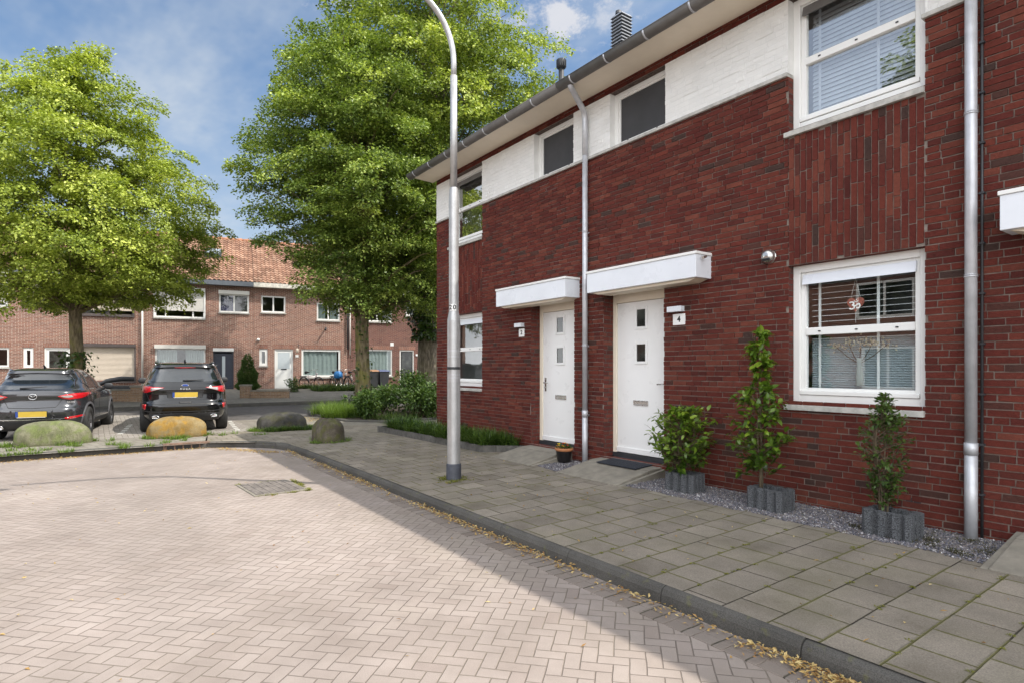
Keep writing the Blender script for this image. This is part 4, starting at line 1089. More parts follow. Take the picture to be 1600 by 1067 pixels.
# ------------------------------------------------------------------ gully grates
c = (-8.42, -4.12, ZR)
P = thing('road_grate', 'square cast-iron drain cover set in the sunlit road blocks', 'drain cover', c, R(3))
mb = MB(); mb.box(-.45, .45, -.34, .34, -.05, .012); mb.m = 0; fr_ = mb.build('cover_frame', M_slab, P, bevel=.004)
mb = MB()
for i in range(17):
    for j in range(7):
        x = -.385 + i*.0485; y = -.27 + j*.09; mb.box(x-.017, x+.017, y-.034, y+.034, .0, .021)
mb.box(-.41, .41, -.305, .305, -.03, .0145)
mb.build('cover_plate', plain('rusty_iron', (.17, .15, .135), .75, metal=.2, var=.35, scale=12), P, bevel=.003)
pts = [(c[0] + rng.choice([-1, 1])*.47 + rng.normal(0, .02), c[1] + rng.uniform(-.36, .36), ZR) for _ in range(16)] + [(c[0] + rng.uniform(-.47, .47), c[1] + .36 + rng.normal(0, .02), ZR) for _ in range(30)]
tag(grass_tufts('grate_moss', pts, .03, 30, .04, M_moss, .006, None, 1.1), kind='stuff')
P = thing('kerb_gully', 'rusty iron kerb inlet with dark slots below the orange-topped boulder', 'kerb inlet', (-13.46, -4.55, -.2))
mb = MB(); mb.box(-.16, .016, -.42, .42, .085, .125); mb.box(-.16, .02, -.42, -.36, -.02, .085); mb.box(-.16, .02, .36, .42, -.02, .085)
for k in range(4): y = -.22 + k*.147; mb.box(-.14, .018, y-.014, y+.014, 0, .085)
mb.build('cast_frame', plain('brown_rust', (.16, .10, .07), .85, var=.4, scale=14), P, bevel=.006)
mb = MB(); mb.box(.0125, .0145, -.36, .36, .004, .084); mb.build('slot_opening', M_num, P)

# ------------------------------------------------------------------ concrete bollard stones
def stone_mat(name, a, b, lich, amt):
    m = Mat(name); g = m.noise(40, 4, .7); k = m.noise(3.5, 5, .65); x, y, z = m.sep(m.coords())
    c = m.mix(k.ss(.35, .65), a, b); c = m.mix((m.noise(6, 4).ss(.45, .62)) * amt, c, lich)
    c = m.mix(.5, c, m.ramp(m.noise(70, 3, .8), [(.35, (.42, .42, .38)), (.65, (1.3, 1.3, 1.25))]), 'MULTIPLY')
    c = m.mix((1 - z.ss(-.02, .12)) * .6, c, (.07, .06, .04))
    v = m.noise(1, 4, .6, m.comb(x * 9, y * 9, z * 1.2)); c = m.mix(v.ss(.5, .7) * .4, c, tuple(q * .5 for q in a))
    m.set(Base_Color=c, Roughness=.95, Specular_IOR_Level=.2).bump(g + k * .6 + m.noise(140, 4, .8) * .5, .03); return m.m
def bollard_stone(label, c, hx, hy, h, mat, rz=0.0):
    n, k = 64, 20; vs = []; ph = rng.random(4)*6
    bmp = lambda a, t: .022*math.sin(2*a+ph[0]+t*3) + .016*math.sin(5*a+ph[1]-t*6) + .010*math.sin(9*a+ph[2]+t*9)
    for i in range(k + 1):
        t = i / k
        if t < .3: r, z = 1.0 - .05*t, h*t/.3*.40
        else: u = (t-.3)/.7*PI/2; r, z = math.cos(u)**.62*.985, h*(.40 + .60*math.sin(u))
        for j in range(n):
            a = 2*PI*j/n; e = 2/2.5; ca, sa = math.cos(a), math.sin(a)
            vs.append((hx*r*math.copysign(abs(ca)**e, ca)*(1+rng.normal(0, .003)+bmp(a, t)), hy*r*math.copysign(abs(sa)**e, sa)*(1+rng.normal(0, .003)+bmp(a, t)), z - .03 + h*bmp(a*1.7+2, t)*.6))
    fs = [(i*n+j, i*n+(j+1) % n, (i+1)*n+(j+1) % n, (i+1)*n+j) for i in range(k) for j in range(n)] + [tuple(range(k*n, (k+1)*n))]
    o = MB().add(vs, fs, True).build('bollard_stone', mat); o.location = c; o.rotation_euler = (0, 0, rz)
    return tag(o, label, 'bollard', 'rounded concrete bollard stones')
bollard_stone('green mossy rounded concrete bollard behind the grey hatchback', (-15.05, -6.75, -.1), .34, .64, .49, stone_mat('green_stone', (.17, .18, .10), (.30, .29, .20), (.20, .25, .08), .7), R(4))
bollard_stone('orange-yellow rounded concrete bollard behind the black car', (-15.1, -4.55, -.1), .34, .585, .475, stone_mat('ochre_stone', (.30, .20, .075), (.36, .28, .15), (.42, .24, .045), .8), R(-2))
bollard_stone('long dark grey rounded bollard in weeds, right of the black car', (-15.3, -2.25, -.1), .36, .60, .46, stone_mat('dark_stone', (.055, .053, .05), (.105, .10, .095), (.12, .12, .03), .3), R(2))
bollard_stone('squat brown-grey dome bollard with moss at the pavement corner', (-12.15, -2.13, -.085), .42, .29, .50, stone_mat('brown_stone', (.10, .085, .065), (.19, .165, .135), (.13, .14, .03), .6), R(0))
pts = []
for bx, by, ax, ay, n in ((-15.05, -6.75, .38, .7, 14), (-15.1, -4.55, .38, .66, 14), (-15.3, -2.25, .42, .72, 46), (-12.15, -2.13, .47, .37, 22)):
    for a in rng.random(n)*2*PI: pts.append((bx+ax*math.cos(a), by+ay*math.sin(a), -.1))
for _ in range(44): pts.append((rng.uniform(-15.3, -13.7), rng.uniform(-8.5, -2.6), -.1))
for _ in range(10): pts.append((-13.4 - rng.random()*.1, rng.uniform(-8.5, -4.4), -.1))
tag(grass_tufts('weeds', pts, .13, 38, .09, M_grass, .011, None, 1.0), kind='stuff')
pts = [(-15.3 + .42 + rng.uniform(-.05, .2), -2.25 + rng.uniform(-.45, .6), -.1) for _ in range(45)]
tag(grass_tufts('weeds', pts, .17, 50, .09, M_hedge, .012, None, .9), kind='stuff')

# ornaments in the window of house 4
mb = MB(); hxz = on_y(1337, 477, .165); C0 = (float(hxz[0]), .165, float(hxz[2]))
out = []
for t in np.linspace(0, 2*PI, 60, endpoint=False):
    out.append((.078*math.sin(t)**3*1.05, .068*(13*math.cos(t)-5*math.cos(2*t)-2*math.cos(3*t)-math.cos(4*t))/13 + .012))
P = thing('hanging_heart', 'pinkish openwork heart with a curled white sign, hanging in the big window', 'ornament', C0)
mb.prism([(x, z) for x, z in out], -.003, .003); mb.build('heart', plain('red_brown_openwork', (.34, .09, .06), .7, var=.5, scale=80), P)
mb = MB()
def st(pts, r=.0085): mb.tube([(x, -.008, z) for x, z in pts], r, 8)
st([(-.036+.022*math.cos(a), .014+.016*math.sin(a)) for a in np.linspace(2.6, -1.4, 12)]); st([(-.034+.026*math.cos(a), -.020+.02*math.sin(a)) for a in np.linspace(1.45, -2.6, 14)])
st([(-.012, -.004), (.008, -.010), (.022, .006), (.038, .008), (.045, -.012), (.036, -.032), (.02, -.034), (.012, -.026)]); st([(.006+.02*math.cos(a), .045+.014*math.sin(a)) for a in np.linspace(PI+.3, 2*PI-.3, 8)], .005); st([(.008, .052), (.013, .057)], .006)
mb.build('curled_sign', M_white, P)
mb = MB(); mb.tube([(-.045, 0, .07), (0, 0, .27)], .0018, 5); mb.tube([(.045, 0, .07), (0, 0, .27)], .0018, 5); mb.tube([(0, 0, -.07), (0, 0, -.18)], .002, 5); mb.build('cord', M_blind, P)
fl = on_y(1342, 556, .19); P = thing('blossom_branches', 'vase of pale blossom branches on the sill inside the big window', 'vase', (float(fl[0]), .20, float(fl[2]) - .30))
mb = MB(); mb.lathe([(0, 0), (.03, 0), (.034, .09), (.022, .2), (.026, .28), (.02, .28), (.016, .2), (0, .19)], n=18); mb.build('vase', M_curt, P)
mb = MB(); C = []
for a, ln in ((-.95, .30), (-.45, .24), (.05, .26), (.5, .25), (.95, .32)):
    pts = [(0, 0, .22), (math.sin(a)*ln*.5, .0, .30), (math.sin(a)*ln, .01, .30 + ln*.35*abs(math.cos(a)) + .05)]; mb.tube(pts, .004, 5)
    for _ in range(26): C.append((pts[2][0] + rng.normal(0, .035), rng.normal(0, .012), pts[2][2] + rng.normal(0, .03)))
mb.build('branch', M_twig, P); C = np.array(C); k = len(C); a = rng.random(k)*2*PI
v, f = leaf_quads(C, np.stack([np.cos(a), np.sin(a)*.4, rng.normal(0, .6, k)], 1), np.array([0, 1, .4]) + rng.normal(0, .5, (k, 3)), np.full(k, .03), np.full(k, .024)); big_mesh('blossom', v, f, M_pale, P, rng.random(k))
# ------------------------------------------------------------------ parked cars
def carpaint(name, c, flake=.25):
    m = Mat(name); n = m.noise(700, 2); d = m.noise(1.3, 4); 
    m.set(Base_Color=m.mix(n, tuple(q*.75 for q in c), tuple(q*1.3 for q in c)), Metallic=.5, Roughness=(d - .5) * .08 + .2, Coat_Weight=1.0, Coat_Roughness=.02, Specular_IOR_Level=.5); return m.m
M_pgrey = carpaint('dark_grey_paint', (.050, .052, .058)); M_pblack = carpaint('black_paint', (.006, .0065, .008))
M_cglass = Mat('dark_car_glass').set(Base_Color=(.012, .016, .02), Roughness=.03, Specular_IOR_Level=.9, Coat_Weight=.5).m
M_trim = plain('black_plastic', (.022, .022, .024), .55, var=.2)
M_redl = Mat('red_lens').set(Base_Color=(.55, .012, .018), Roughness=.12, Coat_Weight=1.0, Coat_Roughness=.03).m
M_whl = Mat('clear_lens').set(Base_Color=(.52, .50, .50), Roughness=.12, Metallic=.3, Coat_Weight=1.0).m
M_chrome = plain('chrome', (.75, .75, .76), .14, metal=1.0, var=.02)
M_rim = plain('alloy_rim', (.18, .18, .19), .35, metal=.7, var=.1)
M_ylw = plain('yellow_plate', (.56, .39, .05), .45, var=.05)
M_blue = plain('blue_band', (.02, .06, .28), .5)
M_tyre = plain('tyre_rubber', (.022, .022, .022), .8, var=.3, bump=.004, bscale=120)

def hull(keys, sub=5, n=72):
    """horizontal slices (z, rear x, front x, half width, roundness), smoothly lofted"""
    K_ = np.array(keys, float); m = len(K_); t = np.arange(m); tt = np.linspace(0, m-1, (m-1)*sub+1)
    def pch(y):
        d = np.diff(y); g = np.zeros(m)
        for i in range(1, m-1): g[i] = 0 if d[i-1]*d[i] <= 0 else 2*d[i-1]*d[i]/(d[i-1]+d[i])
        g[0], g[-1] = d[0], d[-1]; o = []
        for s in tt:
            i = min(int(s), m-2); u = s-i
            o.append((2*u**3-3*u**2+1)*y[i] + (u**3-2*u**2+u)*g[i] + (-2*u**3+3*u**2)*y[i+1] + (u**3-u**2)*g[i+1])
        return np.array(o)
    A = [pch(K_[:, i]) for i in range(5)]; vs = []; k = len(tt)
    th = np.linspace(0, 2*PI, n, endpoint=False) + PI/n
    for z, xr, xf, w, e in zip(*A):
        c, s = np.cos(th), np.sin(th); a = (xf-xr)/2; xm = (xf+xr)/2
        # denser sampling towards the corners
        x = xm + a*np.sign(c)*np.abs(c)**(2/e); y = w*np.sign(s)*np.abs(s)**(2/e)
        vs += [(p, q, z) for p, q in zip(x, y)]
    fs = [(i*n+j, i*n+(j+1) % n, (i+1)*n+(j+1) % n, (i+1)*n+j) for i in range(k-1) for j in range(n)] + [tuple(range(n))[::-1], tuple(range((k-1)*n, k*n))]
    return vs, fs
def car_body(P, keys, mat, arches, r):
    vs, fs = hull(keys); mb = MB(); mb.add(vs, fs, True); o = mb.build('body', mat, P)
    cb = MB()
    for ax in arches: cb.lathe([(0, -1.2), (r, -1.2), (r, 1.2), (0, 1.2)], (ax, 0, r*.93), 40, 'y', False)
    cut = cb.build('cutter', mat); bo = o.modifiers.new('arch', 'BOOLEAN'); bo.object = cut; bo.operation = 'DIFFERENCE'; bo.solver = 'EXACT'
    cut.parent = P
    dg = bpy.context.evaluated_depsgraph_get(); me = bpy.data.meshes.new_from_object(o.evaluated_get(dg)); o.modifiers.clear(); bpy.data.objects.remove(cut)
    o.data = me; me.materials.clear(); me.materials.append(mat)
    me.set_sharp_from_angle(angle=R(38))
    return o, BVHTree.FromPolygons(vs, [f for f in fs if len(f) < 6])
def patch(bvh, poly, axis, name, mat, P, off=.004, th=.006, lev=None, rng_x=None):
    """outline in (y, z) seen from behind, or in (x, z) seen from a side, wrapped onto the body"""
    tris = tessellate_polygon([[Vector((a, b, 0)) for a, b in poly]]); pts = [tuple(p) for p in poly]; T = [tuple(t) for t in tris]
    for _ in range(5):
        ml = max(math.dist(pts[t[i]], pts[t[(i+1) % 3]]) for t in T for i in range(3))
        if ml < .05: break
        mid = {}; N = []
        def M_(a, b):
            k = (min(a, b), max(a, b))
            if k not in mid: mid[k] = len(pts); pts.append(((pts[a][0]+pts[b][0])/2, (pts[a][1]+pts[b][1])/2))
            return mid[k]
        for a, b, c in T:
            x, y, z = M_(a, b), M_(b, c), M_(c, a); N += [(a, x, z), (x, b, y), (z, y, c), (x, y, z)]
        T = N
    vs = []; ok = []
    for a, b in pts:
        if axis == 'rear': o_, d = Vector((-3, a, b)), Vector((1, 0, 0))
        elif axis == 'right': o_, d = Vector((a, -3, b)), Vector((0, 1, 0))
        elif axis == 'left': o_, d = Vector((a, 3, b)), Vector((0, -1, 0))
        else: o_, d = Vector((a, b, 4)), Vector((0, 0, -1))
        h = bvh.ray_cast(o_, d)
        ok.append(h[0] is not None); vs.append((h[0] - d*off) if h[0] is not None else Vector((0, 0, 0)))
    fs = [t for t in T if all(ok[i] for i in t)]
    if not fs: return None
    mb = MB(); mb.add([tuple(v) for v in vs], fs, True); me_o = mb.build(name, mat, P)
    bm = bmesh.new(); bm.from_mesh(me_o.data); bmesh.ops.delete(bm, geom=[v for v in bm.verts if not v.link_faces], context='VERTS')
    out = Vector({'rear': (-1, 0, 0), 'right': (0, -1, 0), 'left': (0, 1, 0), 'top': (0, 0, 1)}[axis])
    for f in bm.faces:
        if f.normal.dot(out) < 0: f.normal_flip()
    bm.to_mesh(me_o.data); bm.free()
    s = me_o.modifiers.new('thickness', 'SOLIDIFY'); s.thickness = th; s.offset = -1
    return me_o
def sym(poly): return [(-a, b) for a, b in poly][::-1]
def line_strip(pts, w):
    """outline of a thin band along a polyline"""
    L = []; Rr = []
    for i, p in enumerate(pts):
        a = Vector(pts[max(i-1, 0)]); b = Vector(pts[min(i+1, len(pts)-1)]); d = (b-a).normalized(); n = Vector((-d.y, d.x))*w/2
        L.append((p[0]+n.x, p[1]+n.y)); Rr.append((p[0]-n.x, p[1]-n.y))
    return L + Rr[::-1]
def wheel(P, x, y, r, side, mat, spokes=5, wdt=.21):
    tp = [(r*.66, -wdt/2), (r*.9, -wdt/2-.008), (r*.985, -wdt/2+.02), (r, -wdt*.28), (r, wdt*.28), (r*.985, wdt/2-.02), (r*.9, wdt/2+.008), (r*.66, wdt/2)]
    mb = MB(); mb.lathe(tp, (0, 0, 0), 40, 'y'); wl = mb.build('wheel', M_tyre, P); wl.location = (x, y, r)
    mb = MB(); mb.lathe([(0, -wdt*.1*side), (r*.62, -wdt*.1*side), (r*.64, wdt*.42*side), (r*.69, wdt*.46*side), (r*.69, -wdt*.2)], (0, 0, 0), 36, 'y')
    for k in range(spokes):
        for da in (-.14, .14):
            a = 2*PI*k/spokes + da; mb.obox((math.cos(a)*r*.36, wdt*.36*side, math.sin(a)*r*.36), r*.31, .012, r*.05, 0, -a)
    mb.lathe([(0, wdt*.44*side), (r*.12, wdt*.42*side), (r*.14, wdt*.3*side)], (0, 0, 0), 20, 'y')
    mb.build('rim', mat, wl)
    return wl
def plate(P, x, z, tilt=0.0, w=.52, h=.115):
    c = MB(); c.box(-.006, .004, -w/2-.008, w/2+.008, -h/2-.012, h/2+.008); p = c.build('number_plate', M_trim, P, bevel=.002); p.location = (x, 0, z); p.rotation_euler = (0, tilt, 0)
    c = MB(); c.box(-.009, -.0065, -w/2, w/2-.045, -h/2, h/2); c.build('plate_face', M_ylw, p)
    c = MB(); c.box(-.009, -.0065, w/2-.043, w/2, -h/2, h/2); c.build('plate_band', M_blue, p)
    c = MB(); c.box(-.0095, -.0067, -w/2+.02, w/2-.02, -h/2-.011, -h/2-.002); c.build('plate_strip', M_plate, p)
def tailpipe(P, x, y, z, ry=.055, rz=.035):
    mb = MB(); n = 24
    for k, (s, xx) in enumerate(((1, -.02), (1, .06), (.78, .06), (.78, -.02))): pass
    ring = lambda s, xx: [(xx, ry*s*math.cos(2*PI*j/n), rz*s*math.sin(2*PI*j/n)) for j in range(n)]
    vs = ring(1, .1) + ring(1, -.02) + ring(.8, -.02) + ring(.8, .1)
    mb.add(vs, [(i*n+j, i*n+(j+1) % n, (i+1)*n+(j+1) % n, (i+1)*n+j) for i in range(3) for j in range(n)], True); mb.add([(.05, ry*.82*math.cos(2*PI*j/n), rz*.82*math.sin(2*PI*j/n)) for j in range(n)], [tuple(range(n))])
    o = mb.build('exhaust_tip', M_chrome, P); o.location = (x, y, z)
def mirror(P, x, y, z, side, mat):
    mb = MB(); n = 12; vs = []; 
    for i in range(7):
        t = -1 + 2*i/6; r = max(.02, (1-abs(t)**3)**.5)
        vs += [(x + .07*r*math.cos(2*PI*j/n)*(1 if math.cos(2*PI*j/n) > 0 else .45), y + side*(.11 + .11*t), z + .08*r*math.sin(2*PI*j/n)) for j in range(n)]
    mb.add(vs, [(i*n+j, i*n+(j+1) % n, (i+1)*n+(j+1) % n, (i+1)*n+j) for i in range(6) for j in range(n)], True); mb.tube([(x+.02, y-side*.04, z-.05), (x+.02, y+side*.08, z-.04)], .03, 8)
    mb.build('mirror', mat, P)
def fit(bvh, y, z): h = bvh.ray_cast(Vector((-3, y, z)), Vector((1, 0, 0))); return h[0].x if h[0] else 0.0

# --- grey compact crossover (rear view with its right side)
cr = on_z(135, 680, -.1)
d_ = Vector((-.985, .175)); d_.normalize(); rz_ = math.atan2(d_.y, d_.x)
# place so that the right rear wheel stands where the photo shows it
wx, wy = .80, -.80
ox = float(cr[0]) - (d_.x*wx - d_.y*wy); oy = float(cr[1]) - (d_.y*wx + d_.x*wy)
P = thing('parked_car', 'dark grey compact hatchback parked at an angle, its right side showing', 'car', (ox, oy, -.1), rz_, 'cars parked nose-in beyond the road end')
keysM = [(.21, .30, 3.98, .70, 5), (.25, .16, 4.10, .80, 5), (.34, .07, 4.19, .865, 5), (.48, .02, 4.25, .882, 5), (.60, .00, 4.27, .885, 5), (.66, .02, 4.27, .885, 5), (.72, .075, 4.26, .885, 5), (.84, .12, 4.22, .88, 5), (.94, .10, 4.10, .872, 5),
         (1.00, .105, 3.72, .858, 4.6), (1.045, .14, 3.20, .838, 4.4), (1.075, .19, 3.05, .815, 4.4), (1.16, .30, 2.90, .775, 4.4), (1.30, .50, 2.58, .70, 4.4), (1.41, .52, 2.22, .635, 4.4), (1.47, .56, 2.02, .595, 4.2), (1.515, .74, 1.80, .52, 3.8), (1.535, 1.0, 1.6, .38, 3.4)]
body, bv = car_body(P, keysM, M_pgrey, (.80, 3.37), .375)
patch(bv, [(-.60, 1.085), (-.67, 1.13), (-.635, 1.27), (-.52, 1.37), (0, 1.395), (.52, 1.37), (.635, 1.27), (.67, 1.13), (.60, 1.085), (0, 1.06)], 'rear', 'rear_window', M_cglass, P, .005)
for s in (1, -1):
    ax = 'left' if s > 0 else 'right'
    patch(bv, [(.72, 1.22), (1.0, 1.10), (2.05, 1.065), (2.72, 1.06), (2.45, 1.22), (2.08, 1.37), (1.5, 1.415), (1.0, 1.37), (.80, 1.29)], ax, 'side_window', M_cglass, P, .005)
    patch(bv, line_strip([(1.78, 1.05), (1.80, 1.40)], .055), ax, 'door_pillar', M_trim, P, .009)
    patch(bv, line_strip([(.98, 1.09), (1.02, 1.38)], .035), ax, 'door_pillar', M_trim, P, .009)
    for pts in ([(1.76, 1.05), (1.74, .75), (1.76, .42)], [(.97, 1.08), (1.05, .92), (1.20, .72), (1.24, .42)], [(2.86, 1.0), (2.84, .7), (2.78, .42)]): patch(bv, line_strip(pts, .012), ax, 'door_seam', M_trim, P, .003, .003)
    for hx_ in (1.30, 2.16): patch(bv, [(hx_, .925), (hx_+.2, .915), (hx_+.2, .94), (hx_, .955)], ax, 'door_handle', M_pgrey, P, .028, .028)
    patch(bv, [(1.22, .23), (2.94, .23), (2.92, .36), (2.8, .40), (1.4, .40), (1.25, .36)], ax, 'sill_cladding', M_trim, P, .010, .01)
    patch(bv, [(1.26, .385), (2.9, .385), (2.9, .41), (1.26, .41)], ax, 'sill_strip', M_chrome, P, .013, .008)
    for wxx in (.80, 3.37):
        arc_ = [(wxx + .425*math.cos(t), .349 + .425*math.sin(t)) for t in np.linspace(-.15, PI+.15, 26)]; inn = [(wxx + .378*math.cos(t), .349 + .378*math.sin(t)) for t in np.linspace(PI+.15, -.15, 26)]
        patch(bv, arc_ + inn, ax, 'arch_trim', M_trim if s > 0 else plain('arch_plastic', (.10, .10, .11), .5), P, .012, .014)
        wheel(P, wxx, s*.775, .335, s, M_rim)
    mirror(P, 2.62, s*.82, 1.08, s, M_trim)
    f = (lambda p: p) if s > 0 else sym
    patch(bv, f([(.42, .925), (.55, .965), (.70, .985), (.86, .995), (.872, .93), (.80, .875), (.62, .855), (.50, .88)]), 'rear', 'tail_light', M_redl, P, .012, .012)
    patch(bv, f([(.47, .925), (.60, .945), (.66, .94), (.68, .905), (.60, .89), (.52, .90)]), 'rear', 'lamp_lens', M_whl, P, .018, .006)
    patch(bv, f([(.56, .475), (.82, .515), (.85, .475), (.62, .435), (.55, .445)]), 'rear', 'reflector', M_redl, P, .014, .01)
    patch(bv, f([(.28, .63), (.42, .50), (.36, .50), (.26, .56)]), 'rear', 'bumper_notch', M_trim, P, .003, .003)
    tailpipe(P, .06, s*.52, .295, .042, .04)
patch(bv, [(-.84, .22), (-.86, .44), (-.5, .415), (0, .41), (.5, .415), (.86, .44), (.84, .22)], 'rear', 'rear_cladding', M_trim, P, .010, .012)
patch(bv, line_strip([(-.86, .47), (-.5, .45), (0, .445), (.5, .45), (.86, .47)], .018), 'rear', 'bumper_trim', M_chrome, P, .013, .008)
patch(bv, line_strip([(-.50, .875), (-.40, .70), (0, .685), (.40, .70), (.50, .875)], .012), 'rear', 'tailgate_seam', M_num, P, .003, .003)
patch(bv, [(-.36, .475), (-.36, .65), (.36, .65), (.36, .475)], 'rear', 'plate_recess', M_pgrey, P, .003, .004)
plate(P, fit(bv, 0, .56) - .012, .565, R(-4))
mb = MB(); mb.tube([(0, .12+.02*0, 0), (-.01, -.06, .012), (-.012, -.34, .035)], [.014, .012, .007], 8); o = mb.build('wiper', M_trim, P); o.location = (fit(bv, .1, 1.10) - .02, .12, 1.10)
mb = MB()
for s in (1, -1): mb.tube([(0, s*.0, -.012), (0, s*.022, .008), (0, s*.05, .030), (0, s*.066, .022)], [.007, .006, .004, .002], 6)
for a in range(24): pass
mb.tube([(0, .07*math.cos(t), .056*math.sin(t)) for t in np.linspace(0, 2*PI, 25)], .007, 6, False)
o = mb.build('winged_badge', M_chrome, P); o.location = (fit(bv, 0, .93) - .012, 0, .925)
patch(bv, line_strip([(-.6, 1.43), (0, 1.455), (.6, 1.43)], .05), 'rear', 'roof_spoiler', M_pgrey, P, .06, .06)
mb = MB(); mb.tube([(1.02, 0, 1.52), (.93, 0, 1.58), (.86, 0, 1.60)], [.03, .015, .006], 8); mb.build('roof_aerial', M_trim, P)
def badge_text(P, s, y, z, size, bv):
    t = text_mesh('lettering', s, size, (fit(bv, y, z) - .008, y, z), M_chrome, P, (R(90), 0, R(-90)), .002, .001); return t
badge_text(P, 'CX-3', .60, .80, .075, bv); badge_text(P, 'SKYACTIV', -.60, .80, .05, bv)
mb = MB(); mb.box(.35, 3.9, -.6, .6, .2, .24); mb.build('floor_pan', M_num, P)

# --- black SUV seen from behind
cl_, cr_ = on_z(215, 675, -.1), on_z(354, 668.7, -.1)
cm = (cl_ + cr_) / 2
rz_ = math.atan2(math.sin(R(6)), -math.cos(R(6)))
P = thing('parked_car', 'black SUV parked straight, its whole rear showing', 'car', (float(cm[0]) + .78, float(cm[1]) - .05, -.1), rz_, 'cars parked nose-in beyond the road end')
keysS = [(.25, .30, 4.30, .72, 5), (.29, .14, 4.42, .84, 5), (.40, .05, 4.54, .91, 5.4), (.55, .01, 4.58, .932, 5.4), (.64, .00, 4.60, .935, 5.4), (.70, .03, 4.60, .935, 5.4), (.78, .085, 4.58, .932, 5.2), (.92, .10, 4.52, .928, 5.2), (1.02, .085, 4.40, .92, 5.2),
         (1.09, .10, 3.9, .905, 5), (1.14, .14, 3.45, .885, 4.8), (1.18, .18, 3.28, .86, 4.8), (1.28, .26, 3.05, .82, 4.8), (1.44, .38, 2.72, .755, 4.6), (1.55, .42, 2.45, .705, 4.6), (1.61, .46, 2.25, .665, 4.4), (1.655, .70, 2.0, .58, 4), (1.675, 1.1, 1.7, .42, 3.6)]
body, bv = car_body(P, keysS, M_pblack, (.92, 3.63), .40)
patch(bv, [(-.66, 1.215), (-.74, 1.25), (-.69, 1.40), (-.62, 1.50), (0, 1.525), (.62, 1.50), (.69, 1.40), (.74, 1.25), (.66, 1.215), (0, 1.195)], 'rear', 'rear_window', M_cglass, P, .005)
for s in (1, -1):
    ax = 'left' if s > 0 else 'right'
    patch(bv, [(.62, 1.32), (1.0, 1.20), (2.3, 1.17), (3.0, 1.165), (2.7, 1.36), (2.3, 1.50), (1.5, 1.555), (1.0, 1.52), (.70, 1.42)], ax, 'side_window', M_cglass, P, .005)
    patch(bv, line_strip([(1.95, 1.15), (1.97, 1.54)], .06), ax, 'door_pillar', M_trim, P, .009)
    for pts in ([(1.93, 1.14), (1.92, .8), (1.94, .45)], [(1.10, 1.17), (1.2, 1.0), (1.36, .8), (1.40, .45)], [(3.1, 1.1), (3.08, .75), (3.05, .45)]): patch(bv, line_strip(pts, .012), ax, 'door_seam', M_trim, P, .003, .003)
    for hx_ in (1.45, 2.35): patch(bv, [(hx_, 1.0), (hx_+.2, .99), (hx_+.2, 1.02), (hx_, 1.03)], ax, 'door_handle', M_pblack, P, .028, .028)
    for wxx in (.92, 3.63): wheel(P, wxx, s*.815, .36, s, M_rim, 5, .23)
    mirror(P, 2.95, s*.88, 1.2, s, M_trim)
    f = (lambda p: p) if s > 0 else sym
    patch(bv, f([(.42, 1.075), (.55, 1.085), (.80, 1.105), (.915, 1.10), (.925, 1.02), (.915, .955), (.80, .955), (.70, .985), (.55, 1.035)]), 'rear', 'tail_light', M_redl, P, .012, .012)
    patch(bv, f([(.44, 1.068), (.55, 1.072), (.70, 1.075), (.70, .995), (.56, 1.036)]), 'rear', 'lamp_lens', M_whl, P, .016, .006)
    patch(bv, f([(.76, 1.055), (.88, 1.055), (.885, 1.0), (.79, 1.0)]), 'rear', 'lamp_lens', M_redl, P, .020, .006)
    patch(bv, f([(.80, .69), (.90, .69), (.905, .58), (.815, .565)]), 'rear', 'reflector', M_redl, P, .012, .012)
    tailpipe(P, .035, s*.60, .40, .075, .036)
    mb = MB(); mb.tube([(.55, s*.61, 1.60), (.8, s*.625, 1.675), (1.6, s*.64, 1.70), (2.3, s*.60, 1.63)], .016, 8); mb.build('roof_rail', M_chrome, P)
patch(bv, [(-.72, .28), (-.74, .46), (-.5, .47), (0, .475), (.5, .47), (.74, .46), (.72, .28)], 'rear', 'diffuser', M_trim, P, .010, .012)
patch(bv, line_strip([(-.88, .535), (-.6, .515), (0, .51), (.6, .515), (.88, .535)], .02), 'rear', 'bumper_line', M_trim, P, .008, .006)
patch(bv, line_strip([(-.80, .955), (-.74, .80), (-.66, .69), (0, .68), (.66, .69), (.74, .80), (.80, .955)], .013), 'rear', 'tailgate_seam', M_num, P, .003, .003)
patch(bv, [(-.40, .99), (-.36, .83), (.36, .83), (.40, .99)], 'rear', 'plate_recess', M_trim, P, .003, .004)
patch(bv, [(-.13, .715), (-.13, .745), (.13, .745), (.13, .715)], 'rear', 'tailgate_handle', M_trim, P, .010, .01)
plate(P, fit(bv, 0, .91) - .014, .905, R(-3))
mb = MB(); mb.tube([(0, 0, 0), (-.01, -.10, .008), (-.004, -.44, .016)], [.016, .014, .007], 8); o = mb.build('wiper', M_trim, P); o.location = (fit(bv, -.05, 1.24) - .02, .05, 1.235)
mb = MB(); n = 24
for r_, t_ in ((1.0, .006), (.86, .009)): mb.add([(-t_, .075*r_*math.cos(2*PI*j/n), .032*r_*math.sin(2*PI*j/n)) for j in range(n)] + [(.02, .075*r_*math.cos(2*PI*j/n), .032*r_*math.sin(2*PI*j/n)) for j in range(n)], [tuple(range(n))] + [(j, (j+1) % n, (j+1) % n + n, j+n) for j in range(n)]); mb.m = 1
o = mb.build('oval_badge', [M_chrome, M_blue], P); o.location = (fit(bv, 0, 1.125) - .006, 0, 1.125)
badge_text(P, 'K U G A', 0, 1.04, .058, bv)
patch(bv, line_strip([(-.66, 1.565), (0, 1.59), (.66, 1.565)], .05), 'rear', 'roof_spoiler', M_pblack, P, .07, .07)
patch(bv, line_strip([(-.22, 1.545), (.22, 1.545)], .014), 'rear', 'brake_light', M_redl, P, .05, .02)
